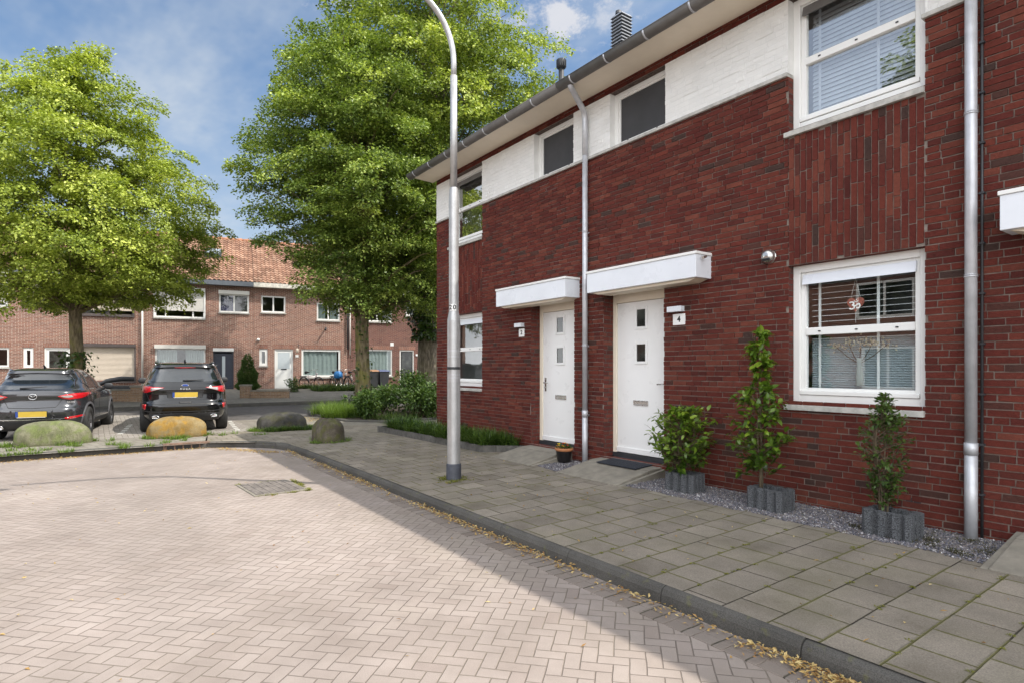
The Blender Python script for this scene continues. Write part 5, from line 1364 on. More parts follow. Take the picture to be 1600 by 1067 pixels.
mb = MB(); mb.tube([(1.0, 0, 1.66), (.92, 0, 1.72), (.84, 0, 1.75)], [.03, .016, .006], 8); mb.build('roof_aerial', M_trim, P)
mb = MB(); mb.box(.4, 4.2, -.6, .6, .24, .28); mb.build('floor_pan', M_num, P)
# dashes of white blocks between the bays
mb = MB()
def dashes(a, b, n):
    a, b = np.array(a[:2]), np.array(b[:2])
    for i in range(n):
        p = a + (b-a)*(i+.1)/n; q = a + (b-a)*(i+.62)/n; d = (q-p)/np.linalg.norm(q-p); w_ = np.array([-d[1], d[0]])*.055
        mb.add([(*(p-w_), G(p[0])+.004), (*(q-w_), G(q[0])+.004), (*(q+w_), G(q[0])+.004), (*(p+w_), G(p[0])+.004)], [(0, 1, 2, 3)])
dashes(on_g(187, 678), on_g(205, 662), 6); dashes(on_g(372, 672), on_g(358, 656), 6); dashes((-15.5, -8.7), (-20.5, -8.3), 16)
tag(mb.build('parking_lines', plain('worn_white_block', (.55, .54, .50), .8, var=.2, scale=20)), kind='structure')
# ------------------------------------------------------------------ the old terrace across the far street
EAVE = 5.47
def pantile_mat(name, a, b, c):
    m = Mat(name); at = m.N.new('ShaderNodeAttribute'); at.attribute_name = 'tint'; t = K(m.nt, at.outputs['Fac'])
    q = m.ramp(t, [(0, a), (.5, b), (1, c)]); n = m.noise(1.1, 4)
    q = m.mix(.7, q, m.ramp(n, [(.35, (.62, .6, .58)), (.65, (1.15, 1.12, 1.1))]), 'MULTIPLY')
    m.set(Base_Color=q, Roughness=.8, Specular_IOR_Level=.3).bump(m.noise(30, 3), .01); return m.m
M_pan = pantile_mat('orange_pantile', (.23, .13, .09), (.31, .178, .122), (.40, .26, .185))
def pantiles(name, P, u0, u1, v0, z0, v1, z1, off):
    L = math.hypot(v1-v0, z1-z0); rows_ = round(L/.27); cols = max(1, round((u1-u0)/.21)); k = 6
    n = np.array([0, -(z1-z0)/L, (v1-v0)/L]); d = np.array([0, (v1-v0)/L, (z1-z0)/L]); V = []; F = []; T = []
    for r_ in range(rows_):
        b = len(V); rt = rng.random(cols)
        for e, lift in ((0, .045), (1.06, .005)):
            for i in range(cols*k+1):
                u = u0 + (u1-u0)*i/(cols*k); ph = 2*PI*(i % k)/k
                h = .032*math.sin(ph) + lift
                V.append(np.array([u-off, v0, z0]) + d*(L*(r_+e)/rows_) + n*h)
        m = cols*k+1
        for i in range(cols*k): F.append((b+i, b+i+1, b+m+i+1, b+m+i)); T.append(rt[i//k])
        # front edges of the course
        c = len(V)
        for i in range(m): V.append(np.array(V[b+i]) - n*.04)
        for i in range(cols*k): F.append((c+i, c+i+1, b+i+1, b+i)); T.append(rt[i//k]*.5)
    return big_mesh(name, np.array(V), np.array(F), M_pan, P, np.array(T), False)
def rf(mb, x0, x1, z0, z1, w, y0, y1): ringframe(mb, x0, x1, z0, z1, w, y0, y1)
def row_house(label, u0, u1, feats, mat=M_rowb, gut=None, skylight=None, roof=True):
    loc = rowpt(u0, 0, ROWZ); P = thing('brick_terrace_house', label, 'house', loc, ROWANG, 'old brick terrace across the far street')
    U = lambda px, py: row(px, py)[0] - u0
    Zz = lambda px, py: row(px, py)[1]
    W = u1 - u0; holes = []; todo = []
    for f in feats:
        k, xa, ya, xb, yb = f[:5]; a, b = U(xa, yb), U(xb, yb); c, d = Zz((xa+xb)/2, yb), Zz((xa+xb)/2, ya)
        if k == 'door': c = .06
        a, b = max(a, .06), min(b, W-.06)
        holes.append((a, b, c, d)); todo.append((k, a, b, c, d, f[5:]))
    mb = MB(); wall_cells(mb, .001, W-.001, -.5, EAVE, holes, 0, .13)
    mb.quad((0.001, 0, -.5), (.001, 0, EAVE), (.001, 8, EAVE), (.001, 8, -.5)); mb.quad((W-.001, 0, -.5), (W-.001, 8, -.5), (W-.001, 8, EAVE), (W-.001, 0, EAVE)); mb.quad((0, 8, -.5), (0, 8, EAVE), (W, 8, EAVE), (W, 8, -.5))
    mb.add([(.001, 0, EAVE), (.001, 8, EAVE), (.001, 4, 8.5)], [(0, 1, 2)]); mb.add([(W-.001, 0, EAVE), (W-.001, 8, EAVE), (W-.001, 4, 8.5)], [(0, 2, 1)])
    mb.build('wall', mat, P)
    # upright brick course over the ground-floor openings
    mb = MB()
    for k, a, b, c, d, e in todo:
        if d < 2.9 and k != 'rolled': mb.quad((a-.06, -.004, d+.01), (b+.06, -.004, d+.01), (b+.06, -.004, d+.22), (a-.06, -.004, d+.22))
    if mb.v: mb.build('soldier_course', M_rowv, P)
    mb = MB(); mb.quad((.05, .25, 0), (W-.05, .25, 0), (W-.05, 5, 0), (.05, 5, 0)); mb.quad((.05, .25, 2.65), (.05, 5, 2.65), (W-.05, 5, 2.65), (W-.05, .25, 2.65)); mb.quad((.05, 5, 0), (W-.05, 5, 0), (W-.05, 5, EAVE), (.05, 5, EAVE)); mb.quad((.05, .25, EAVE-.02), (.05, 5, EAVE-.02), (W-.05, 5, EAVE-.02), (W-.05, .25, EAVE-.02))
    mb.build('room', M_room, P)
    for k, a, b, c, d, e in todo:
        e = e[0] if e else {}
        if k == 'win':
            mb = MB(); fw = e.get('fw', .075); rf(mb, a, b, c, d, fw, .03, .12)
            for q in e.get('mull', []): x = a + (b-a)*q; mb.box(x-.035, x+.035, .035, .115, c+fw, d-fw)
            win = mb.build('window', e.get('fm', M_white), P)
            mb = MB(); mb.quad((a+fw, .08, c+fw), (b-fw, .08, c+fw), (b-fw, .08, d-fw), (a+fw, .08, d-fw)); mb.build('pane', M_glassrow, win)
            mb = MB(); mb.box(a-.03, b+.03, -.07, .04, c-.07, c-.006); mb.build('sill', e.get('sm', M_conc), win)
            if 'curt' in e:
                for (q0, q1, mm) in e['curt']:
                    mb = MB(); n = 26; x0, x1 = a+fw+(b-a-2*fw)*q0, a+fw+(b-a-2*fw)*q1
                    pts = [(x0+(x1-x0)*i/n, .12 + .03*math.sin(i*1.9) + .01*math.sin(i*.7)) for i in range(n+1)]
                    mb.add([(x, y, zz) for x, y in pts for zz in (c+fw-.03, d-fw+.03)], [(2*i, 2*i+2, 2*i+3, 2*i+1) for i in range(n)], True); mb.build('curtain', mm, win)
            if 'blind' in e:
                mb = MB(); mb.quad((a+fw, .15, d-fw-(d-c)*e['blind']), (b-fw, .15, d-fw-(d-c)*e['blind']), (b-fw, .15, d-fw), (a+fw, .15, d-fw)); mb.build('roller_blind', M_blindf, win)
            if 'box' in e:
                mb = MB(); mb.box(a-.02, b+.02, -.13, .03, d-.02, d+.17); mb.build('shutter_box', e.get('bm', M_shut), win)
            if 'shut' in e:
                s = e['shut']; zt = d; zb = d - (d-c)*s
                mb = MB(); z = zb
                while z < zt - .01:
                    z2 = min(z+.05, zt); mb.add([(a+.01, -.02, z), (b-.01, -.02, z), (b-.01, -.032, z+.025), (a+.01, -.032, z+.025), (b-.01, -.02, z2-.004), (a+.01, -.02, z2-.004)], [(0, 1, 2, 3), (3, 2, 4, 5)]); z += .05
                mb.box(a+.01, b-.01, -.03, .0, zb-.03, zb); mb.build('roller_shutter', e.get('shm', M_shut), win)
                for x in (a-.03, b-.03): mb = MB(); mb.box(x, x+.06, -.06, .03, c, d); mb.build('shutter_guide', e.get('gm', M_white), win)
        elif k == 'rolled':
            mb = MB(); z = c
            while z < d - .01:
                z2 = min(z+.06, d); mb.add([(a, .01, z), (b, .01, z), (b, -.004, z+.03), (a, -.004, z+.03), (b, .01, z2-.005), (a, .01, z2-.005)], [(0, 1, 2, 3), (3, 2, 4, 5)]); z += .06
            win = mb.build('window', M_beige, P)
            mb = MB(); mb.box(a-.06, b+.06, -.14, .04, d-.0, d+.15); mb.build('shutter_box', M_brownm, win)
            for x in (a-.06, b): mb = MB(); mb.box(x, x+.06, -.07, .03, c-.03, d); mb.build('shutter_guide', M_brownm, win)
            mb = MB(); mb.box(a-.06, b+.06, -.1, .05, c-.12, c-.03); mb.build('sill', M_brownm, win)
        elif k == 'door':
            mb = MB(); fm = e.get('fm', M_white)
            rf(mb, a, b, c, d, .07, .03, .12); fr_ = mb
            mb = MB(); top = d - .07 - e.get('top', 0)
            mb.box(a+.075, b-.075, .055, .10, c+.075, top-.004); dr = mb.build('door', e.get('m', M_white), P, bevel=.004)
            fr_.build('door_frame', fm, dr)
            if e.get('top'):
                mb = MB(); mb.box(a-.01, b+.01, -.02, .05, d-.02, d+.14); mb.build('top_panel', M_white, dr)
            for (q0, r0, q1, r1, mm) in e.get('pan', []):
                mb = MB(); w_, h_ = b-a-.15, top-c-.08; x0, x1, z0, z1 = a+.075+w_*q0, a+.075+w_*q1, c+.08+h_*r0, c+.08+h_*r1
                mb.box(x0, x1, .044, .0545, z0, z1); mb.build('pane', mm, dr)
            if e.get('slot'):
                mb = MB(); mb.box((a+b)/2-.14, (a+b)/2+.14, .04, .0545, c+1.0, c+1.06); mb.build('letter_slot', M_dark, dr)
            mb = MB(); hx_ = a+.13 if e.get('hl', 1) else b-.13; mb.tube([(hx_, .055, c+1.0), (hx_, -.0, c+1.0), (hx_, -.0, c+1.25 if e.get('bar') else c+1.02), (hx_+.08, -.0, c+1.25 if e.get('bar') else c+1.02)], .014, 6); mb.build('handle', M_steel, dr)
    if gut:
        mb = MB(); mb.box(0.004, W-.004, -.36, .02, EAVE-.06, EAVE+.17); g = mb.build('gutter', gut, P)
    if roof:
        pantiles('roof', P, 0.004, W-.004, -.30, EAVE+.18, 4.0, 8.63, 0)
        mb = MB(); mb.quad((0, 4.05, 8.6), (W, 4.05, 8.6), (W, 8.3, EAVE+.1), (0, 8.3, EAVE+.1)); mb.build('rear_roof', M_roof, P)
        mb = MB(); k = 0; x = 0.0
        while x < W-.02: mb.tube([(x, 4.02, 8.63), (min(x+.36, W), 4.02, 8.655)], [.10, .115], 10); x += .35
        mb.build('ridge', M_ridge, P)
    if skylight:
        a, b = U(*skylight[:2]), U(*skylight[2:]); v0 = 1.75; sl = (8.63-EAVE-.18)/4.3; z = EAVE+.18 + (v0+.3)*sl
        mb = MB(); dy, dz = .80, .80*sl
        mb.add([(a, v0, z+.06), (b, v0, z+.06), (b, v0+dy, z+dz+.06), (a, v0+dy, z+dz+.06), (a, v0, z+.16), (b, v0, z+.16), (b, v0+dy, z+dz+.14), (a, v0+dy, z+dz+.14)], [(0,3,2,1),(4,5,6,7),(0,1,5,4),(1,2,6,5),(2,3,7,6),(3,0,4,7)])
        s_ = mb.build('skylight', M_dark, P)
        mb = MB(); mb.quad((a+.07, v0+.06, z+.167), (b-.07, v0+.06, z+.167), (b-.07, v0+dy-.06, z+dz+.147), (a+.07, v0+dy-.06, z+dz+.147)); mb.build('pane', M_skyglass, s_)
    return P, U, Zz
M_rowv = brick_mat('soldier_brick', ROWB, (.36, .30, .25), swap=True, halves=.05, half_bond=True)
M_brownm = plain('brown_metal', (.085, .07, .068), .5, var=.1)
M_ridge = plain('ridge_tile', (.36, .17, .10), .85, var=.2, scale=6)
M_skyglass = Mat('skylight_glass').set(Base_Color=(.45, .5, .54), Roughness=.12, Metallic=.4).m
M_gutdark = plain('blue_grey_gutter', (.115, .13, .155), .55, var=.12)
M_gutwhite = plain('flaking_white_gutter', (.62, .59, .53), .7, var=.25, scale=9)
uB0 = row(222, 500)[0]; uC0 = row(396, 500)[0]; uD0 = row(543, 500)[0]; uA0 = row(19, 500)[0]; uZ0 = uA0 - 6.4; uE = uD0 + 6.3
row_house('leftmost brick terrace house, cut off by the photo edge behind the left tree', uZ0, uA0,
    [('win', -75, 434, 11, 478, dict(box=1, shut=.86, mull=[.5])), ('win', -40, 543, 14, 573, dict(mull=[.5])), ('door', -110, 545, -78, 612, dict(pan=[(.2, .45, .8, .95, M_doorglass)]))], M_rowb, M_gutwhite)
row_house('brick terrace house with beige lowered shutters behind the left tree trunk', uA0, uB0 - .004,
    [('win', 37, 444, 94, 479, dict(shut=.80, shm=M_beige, fm=M_brownm, gm=M_brownm, sm=M_brownm)), ('win', 128, 451, 209, 493, dict(shut=.80, shm=M_beige, fm=M_brownm, gm=M_brownm, sm=M_brownm, box=1, bm=M_brownm, mull=[.5])), ('win', 36, 543, 52, 574, dict(fw=.12)),
     ('door', 69, 543, 110, 612, dict(pan=[(.12, .42, .88, .96, M_doorglass)])), ('rolled', 129, 542, 210, 594)], M_rowb, M_gutdark)
PB, UB, ZB = row_house('brick terrace house with a navy front door and skylight, above the black car', uB0, uC0 - .004,
    [('win', 241, 455, 320, 497, dict(box=1, shut=.72, mull=[.22, .76])), ('win', 342, 460, 389, 489, dict(box=1, mull=[.5], curt=[(0, .5, M_purple)])),
     ('win', 242, 544, 321, 602, dict(box=1, mull=[], curt=[(0, .42, M_curt), (.60, 1, M_curt)])), ('door', 333, 548, 365, 612, dict(m=M_navy, fm=M_navy, top=.06, bar=1, pan=[(.42, .14, .60, .92, M_blindf)]))], M_rowb, M_gutdark, skylight=(317, 404, 345, 404))
PC, UC, ZC = row_house('brick terrace house with a white door and curtained window, behind the parked bicycles', uC0, uD0 - .004,
    [('win', 408, 463, 446, 489, dict(mull=[.5])), ('win', 495, 474, 531, 501, dict(mull=[.5], curt=[(0, .35, M_curt), (.6, 1, M_curt)])), ('win', 405, 545, 418, 571, dict(fw=.13)),
     ('door', 429, 545.5, 458, 607, dict(pan=[(.12, .50, .88, .95, M_blindf)], slot=1)), ('win', 471, 546, 532, 588.5, dict(fw=.10, curt=[(0, .95, M_curt)]))], M_rowb, M_gutwhite)
PD, UD, ZD = row_house('darker brick terrace house with a black glazed door, behind the mossy trunk', uD0, uE,
    [('win', 566, 475, 612, 503, dict(mull=[.5])), ('win', 634, 466, 662, 494, dict(mull=[.5], curt=[(0, .4, M_curt)])), ('win', 566, 546, 613, 587, dict(blind=.45, curt=[(0, 1, M_curt)])),
     ('door', 624.5, 547, 647, 604.5, dict(m=M_dark, pan=[(.1, .12, .9, .97, M_doorglass)]))], M_rowb2, M_gutwhite)
def wpart(P, name, mat, fn, off=(0, 0, 0)):
    mb = MB(off); fn(mb); return mb.build(name, mat, P)
wpart(PB, 'downpipe', M_shut, lambda m: m.tube([(.02, -.09, .0), (.02, -.09, EAVE)], .045, 10))
wpart(PD, 'downpipe', M_dark, lambda m: m.tube([(.0, -.09, 2.2), (.0, -.09, EAVE)], .045, 10)); wpart(PD, 'downpipe', M_shut, lambda m: m.tube([(.13, -.08, 1.9), (.13, -.08, EAVE-.4)], .035, 10))
def blob(m, x, z, w_, h_, d_=.1): m.box(x-w_/2, x+w_/2, -d_, .02, z-h_/2, z+h_/2)
wpart(PC, 'alarm_lamp', M_white, lambda m: m.lathe([(0, -.14), (.07, -.1), (.08, 0), (.08, .02)], (UC(403.5, 531), 0, ZC(403.5, 531)), 12, 'y'))
wpart(PC, 'number_plate', M_plate, lambda m: blob(m, UC(464, 556), ZC(464, 556), .16, .13, .02))
wl_ = wpart(PC, 'wall_lamp', M_dark, lambda m: m.tube([(UC(466, 540), .0, ZC(466, 538)), (UC(466, 540), -.16, ZC(466, 538)), (UC(465, 545), -.16, ZC(464, 546))], .015, 6))
wpart(wl_, 'lantern', M_beige, lambda m: m.lathe([(0, .14), (.07, .10), (.06, -.1), (0, -.13)], (UC(464, 547), -.16, ZC(464, 548)), 12))
wpart(PD, 'number_plate', M_plate, lambda m: blob(m, UD(612.5, 538), ZD(612.5, 538), .2, .2, .02)); wpart(PD, 'doorbell', M_plate, lambda m: blob(m, UD(651, 554.5), ZD(651, 554.5), .12, .12, .04))
wpart(PC, 'security_camera', M_dark, lambda m: m.tube([(UC(509, 514), .0, ZC(509, 513)), (UC(509, 514), -.12, ZC(509, 513)), (UC(507, 516), -.3, ZC(507, 516))], [.03, .05, .06], 8))

# garden walls, bins, bicycles in front of the terrace
def garden_wall(label, px0, px1, base_y, h, piers, mat):
    a, b = on_g(px0, base_y, .06), on_g(px1, base_y, .06); d = b - a; L = math.hypot(d[0], d[1]); ang = math.atan2(d[1], d[0])
    P = thing('garden_wall', label, 'garden wall', (float(a[0]), float(a[1]), float(min(a[2], b[2])) - .1), ang)
    mb = MB(); mb.box(0, L, -.11, .11, 0, h); mb.build('wall', mat, P)
    mb = MB(); mb.box(-.02, L+.02, -.135, .135, h+.001, h+.06); mb.build('coping', M_slab, P, bevel=.006)
    for q, ph in piers:
        mb = MB(); mb.box(L*q-.19, L*q+.19, -.19, .19, -.02, ph); p = mb.build('pier', mat, P); mb = MB(); mb.box(L*q-.22, L*q+.22, -.22, .22, ph+.001, ph+.07); mb.build('pier_cap', M_slab, p, bevel=.01)
garden_wall('low yellow-brown brick garden wall between the two parked cars', 118, 216, 626.5, .50, [(1, .62)], M_yelb)
garden_wall('low brick garden wall with a pier, in front of the small conifer', 384, 452, 621, .38, [(0, .60)], M_yelb)
P = thing('covered_bench', 'dark covered pile behind the low wall, under the beige garage-like shutter', 'garden bench', rowpt(row(196, 590)[0], -2.6, ROWZ-.05), ROWANG)
mb = MB(); mb.box(-.7, .7, -.3, .3, .0, .42); mb.build('seat_box', M_dark, P, bevel=.04); mb = MB(); mb.tube([(-.7, .0, .42), (-.35, .05, .62), (.2, .1, .72), (.7, .1, .70)], [.06, .1, .12, .1], 8); mb.build('cover', M_dark, P)
def bin_(label, u, v, lid):
    P = thing('wheelie_bin', label, 'bin', rowpt(u, v, ROWZ-.02), ROWANG + R(4), 'wheelie bins')
    mb = MB(); mb.add([(-.23,-.24,.1),(.23,-.24,.1),(.23,.2,.1),(-.23,.2,.1),(-.28,-.32,.98),(.28,-.32,.98),(.28,.3,.98),(-.28,.3,.98)], [(0,3,2,1),(4,5,6,7),(0,1,5,4),(1,2,6,5),(2,3,7,6),(3,0,4,7)]); mb.build('body', M_dark, P, bevel=.03)
    mb = MB(); mb.add([(-.30,-.36,.985),(.30,-.36,.985),(.30,.33,1.0),(-.30,.33,1.0),(-.28,-.33,1.04),(.28,-.33,1.04),(.28,.31,1.09),(-.28,.31,1.09)], [(0,3,2,1),(4,5,6,7),(0,1,5,4),(1,2,6,5),(2,3,7,6),(3,0,4,7)]); mb.build('lid', lid, P, bevel=.015)
    for x in (-.24, .24):
        mb = MB(); mb.lathe([(0, -.03), (.1, -.03), (.1, .03), (0, .03)], (x, .24, .1), 16, 'x'); mb.build('wheel', M_black, P)
bin_('black wheelie bin with an orange lid, behind the mossy trunk', row(577, 590)[0], -1.0, plain('orange_lid', (.30, .15, .07), .6)); bin_('black wheelie bin with a blue-grey lid, right of the orange-lidded bin', row(592, 590)[0], -1.05, plain('blue_lid', (.07, .09, .19), .6))
def bicycle(frame_mat):
    P = thing('bicycle', 'x', 'bicycle', (0, 0, 0), 0, 'bicycles parked at the window')
    for x in (-.52, .52):
        mb = MB(); mb.tube([(x + .33*math.cos(t), 0, .345 + .33*math.sin(t)) for t in np.linspace(0, 2*PI, 33)], .019, 6, False); w_ = mb.build('wheel', M_black, P)
        mb = MB()
        for k in range(12): a = PI*k/6; mb.tube([(x, 0, .345), (x+.32*math.cos(a), 0, .345+.32*math.sin(a))], .003, 3, False)
        mb.tube([(x, -.05, .345), (x, .05, .345)], .02, 8); mb.build('spokes', M_steel, w_)
        mb = MB(); mb.tube([(x + .37*math.cos(t), 0, .345 + .37*math.sin(t)) for t in np.linspace(.5 if x > 0 else .1, 2.6 if x > 0 else 3.2, 14)], .016, 5); mb.build('mudguard', M_dark, P)
    mb = MB(); bb = (-.06, 0, .30); st_ = (-.22, 0, .86); hd = (.36, 0, .86); mb.tube([bb, st_], .016, 8); mb.tube([bb, (.38, 0, .78)], .018, 8); mb.tube([(-.17, 0, .72), (.38, 0, .82)], .014, 8); mb.tube([bb, (-.52, 0, .345)], .012, 6); mb.tube([(-.2, 0, .78), (-.52, 0, .345)], .010, 6); mb.tube([(.34, 0, .95), (.40, 0, .70), (.52, 0, .345)], .015, 8); mb.build('frame', frame_mat, P)
    mb = MB(); mb.tube([(.34, 0, .94), (.33, 0, 1.06), (.31, 0, 1.08)], .012, 8); mb.tube([(.14, -.29, 1.08), (.28, -.24, 1.10), (.33, 0, 1.09), (.28, .24, 1.10), (.14, .29, 1.08)], .012, 8); mb.build('handlebar', M_steel, P)
    mb = MB(); mb.tube([(-.36, 0, .94), (-.26, 0, .955), (-.1, 0, .95)], [.085, .06, .025], 8); mb.build('saddle', M_black, P)
    mb = MB(); mb.tube([(-.8, 0, .72), (-.3, 0, .74)], .03, 6); mb.tube([(-.62, .05, .72), (-.52, .05, .36)], .006, 5); mb.build('luggage_rack', M_dark, P)
    mb = MB(); mb.lathe([(.09, -.012), (.09, .012)], (-.06, .05, .30), 18, 'y'); mb.tube([(-.06, .06, .30), (.08, .09, .2)], .01, 6); mb.build('crank', M_steel, P)
    mb = MB(); mb.lathe([(0, .05), (.05, .03), (.05, -.02), (0, -.02)], (.44, 0, .86), 10, 'x'); mb.build('headlight', M_whl, P)
    return P
b0 = bicycle(plain('pink_grey_frame', (.30, .20, .22), .4)); bikes = [b0] + [copy_tree(b0) for _ in range(3)]
bl = ['pinkish-grey bicycle farthest left, apart from the others, below the curtained window', 'black bicycle under the blue-covered carrier, second from the left', 'dark bicycle just right of the one with the blue cover', 'silver-framed bicycle at the downpipe, last in the row']
mats_b = [None, M_dark, M_dark, M_steel]
for i, (b, px, az, v) in enumerate(zip(bikes, (484, 523, 534, 549), (R(50), R(75), R(82), R(60)), (-.9, -.85, -.9, -.95))):
    b.location = rowpt(row(px, 590)[0], v, ROWZ - .02); b.rotation_euler = (R(4), 0, ROWANG - az); b['label'] = bl[i]
    if mats_b[i]:
        for c in col.objects:
            if c.parent == b and c.name.startswith('frame'):
                c.data = c.data.copy(); c.data.materials.clear(); c.data.materials.append(mats_b[i])
P = thing('bag', 'bright blue cover slung over the carrier of the second bicycle', 'bag', rowpt(row(523, 578)[0], -1.25, ROWZ + .72), ROWANG)
mb = MB(); mb.lathe([(0, .28), (.16, .26), (.24, .12), (.22, -.1), (0, -.12)], n=20); o_ = mb.build('cover', plain('blue_cover', (.02, .16, .42), .5, var=.3), P); o_.scale = (1, .8, 1)

# the house across the road behind the viewer: it is what the big windows mirror
P = thing('brick_terrace_house', 'brown brick house with white windows, mirrored in the big window of house 4', 'house', (-22, -16.2, -.2), 0)
W = 22.0; holes = []
for k in range(6): holes += [(1.2+k*3.6, 2.9+k*3.6, .9, 2.4), (1.0+k*3.6, 2.9+k*3.6, 3.4, 4.7)]
mb = MB(); wall_cells(mb, 0, W, -.4, 5.3, holes, 0, -.12); mb.quad((0, -8, -.4), (0, -8, 5.3), (W, -8, 5.3), (W, -8, -.4)); mb.quad((0, 0, -.4), (0, 0, 5.3), (0, -8, 5.3), (0, -8, -.4)); mb.quad((W, 0, -.4), (W, 0, 5.3), (W, -8, 5.3), (W, -8, -.4)); mb.build('wall', M_oppb, P)
for h in holes:
    mb = MB(); rf(mb, *h, .09, -.12, -.02); x = (h[0]+h[1])/2; mb.box(x-.035, x+.035, -.11, -.03, h[2]+.09, h[3]-.09); w_ = mb.build('window', M_white, P)
    mb = MB(); mb.quad((h[0]+.09, -.06, h[2]+.09), (h[1]-.09, -.06, h[2]+.09), (h[1]-.09, -.06, h[3]-.09), (h[0]+.09, -.06, h[3]-.09)); mb.build('pane', M_doorglass, w_)
mb = MB(); mb.add([(-.2, .3, 5.3), (W+.2, .3, 5.3), (W+.2, -4, 8), (-.2, -4, 8), (-.2, -8.3, 5.3), (W+.2, -8.3, 5.3)], [(0, 1, 2, 3), (3, 2, 5, 4)]); mb.build('roof', M_roof, P)
# ------------------------------------------------------------------ trees, hedge, weeds
def crown_sprays(rg, n, H0, H1, prof, cx, gaps=.12):
    """centres of leafy sprays: biased to the outside of an uneven crown"""
    hs = np.array([p[0] for p in prof]); rs = np.array([p[1] for p in prof]); ph = rg.random(8)*2*PI; out = []
    pz = np.linspace(0, 1, 200); pr = np.interp(pz, hs, rs); cdf = np.cumsum(pr**1.35 + .02); cdf /= cdf[-1]
    lob = rg.normal(0, 1, (18, 3))
    while len(out) < n:
        z = np.interp(rg.random(), cdf, pz); a = rg.random()*2*PI
        w_ = .97 + .08*math.sin(3*a + ph[0] + 5*z) + .09*math.sin(5*a + ph[1] - 9*z) + .07*math.sin(2*a + ph[2] + 15*z) + .07*math.sin(7*a + ph[3] + 23*z)
        r = np.interp(z, hs, rs)*w_; q = rg.random()**.42 if rg.random() < .74 else rg.random()
        p = np.array([math.cos(a)*r*q + np.interp(z, *cx[0]), math.sin(a)*r*q + np.interp(z, *cx[1]), H0 + (H1-H0)*z])
        g = math.sin(p[0]*1.7+ph[4])*math.sin(p[1]*1.9+ph[5])*math.sin(p[2]*1.55+ph[6]) + .5*math.sin(p[0]*3.3+ph[7])*math.sin(p[2]*3.1+ph[1])
        if g < -.72 + gaps and rg.random() < .75: continue
        out.append((*p, a, q, z))
    return np.array(out)
def tree(name, label, loc, tr, H0, H1, prof, nspray, nleaf, leafL, lmat, bmat, seed, cx=None, lean=(0, 0), limbs=16, size=(.9, .5, .16), droop=.28, group=None, trunk_top=.82):
    rg = np.random.default_rng(seed); P = thing(name, label, 'tree', loc, 0, group)
    cx = cx or (([0, 1], [0, 0]), ([0, 1], [0, 0]))
    S = crown_sprays(rg, nspray, H0, H1, prof, cx)
    mb = MB(); T = []
    top = H0 + (H1-H0)*trunk_top
    for i in range(13):
        t = i/12; z = top*t - .2*(1-t); k = max(0, (z-H0)/(H1-H0)); bx = np.interp(k, *cx[0])*min(1, k*2.5) + lean[0]*t; by = np.interp(k, *cx[1])*min(1, k*2.5) + lean[1]*t
        w_ = .03*math.sin(i*1.3+seed)
        T.append((bx+w_, by + .03*math.cos(i*1.7+seed), z))
    rr = [tr*(1.25 if i == 0 else 1.07 if i == 1 else (1-.30*i/12 if T[i][2] < H0 else max(.12, 1-.30*i/12 - .75*(T[i][2]-H0)/(top-H0)))) for i in range(13)]
    Pts = [T[0]] + T[1:]
    mb.tube(Pts, rr, 16)
    tz = [p[2] for p in T]
    def at_z(z): return np.array([np.interp(z, tz, [p[0] for p in T]), np.interp(z, tz, [p[1] for p in T]), z])
    idx = rg.permutation(len(S))
    for k, i in enumerate(idx[:limbs*7]):
        s = S[i]; tip = s[:3]; zb = max(H0*.92, min(top*.97, tip[2] - np.hypot(tip[0], tip[1])*rg.uniform(.35, .9))); b = at_z(zb)
        big = k < limbs; r0 = tr*(.36 if big else .14)*(1-.6*max(0, (zb-H0)/(H1-H0)))
        m = (b*.55+tip*.45) + np.array([0, 0, np.linalg.norm(tip-b)*.10]); m2 = b*.22+tip*.78 + np.array([0, 0, np.linalg.norm(tip-b)*.06])
        mb.tube([b, m, m2, b*.08+tip*.92], [r0, r0*.6, r0*.35, .012], 7 if big else 5, False)
    mb.build('trunk', bmat, P)
    n = len(S); m = nleaf // n
    out = np.stack([np.cos(S[:, 3]), np.sin(S[:, 3]), np.zeros(n)], 1)
    out += rg.normal(0, .35, (n, 3)); out[:, 2] = -droop*S[:, 4] + rg.normal(0, .22, n) + .45*(S[:, 5] > .85)
    d, s, nn = frames(out, np.array([0, 0, 1.0]) + rg.normal(0, .18, (n, 3)))
    sz = rg.uniform(.65, 1.25, n)
    ua = rg.uniform(-.75, .75, (n, m)); ub = rg.uniform(-1, 1, (n, m))*(1-np.abs(ua)*.75); uc = rg.normal(0, .5, (n, m))
    C = S[:, None, :3] + d[:, None]*(ua*size[0]*sz[:, None])[..., None] + s[:, None]*(ub*size[1]*sz[:, None])[..., None] + nn[:, None]*(uc*size[2]*sz[:, None] - .18*ua**2*sz[:, None])[..., None]
    C = C.reshape(-1, 3); k = len(C)
    D = np.repeat(d, m, 0)*.8 + np.repeat(s, m, 0)*np.sign(ub).reshape(-1, 1)*.6 + rg.normal(0, .45, (k, 3)); D[:, 2] -= .25
    UP = np.array([0, 0, 1.0]) + rg.normal(0, .55, (k, 3)) + np.repeat(nn, m, 0)*.4
    LL = leafL*rg.uniform(.6, 1.3, k); v, f = leaf_quads(C, D, UP, LL, LL*.78, .12)
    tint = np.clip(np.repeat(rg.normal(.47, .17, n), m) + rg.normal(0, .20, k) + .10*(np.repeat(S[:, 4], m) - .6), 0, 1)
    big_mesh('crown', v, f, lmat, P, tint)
    return P, S
tl = on_z(119, 634, G(-25)+.06)
def tpos(px, Z): p = CAM + Z*ray(px, HZ); return float(p[0]), float(p[1])
x, y = tpos(119, 19.7)
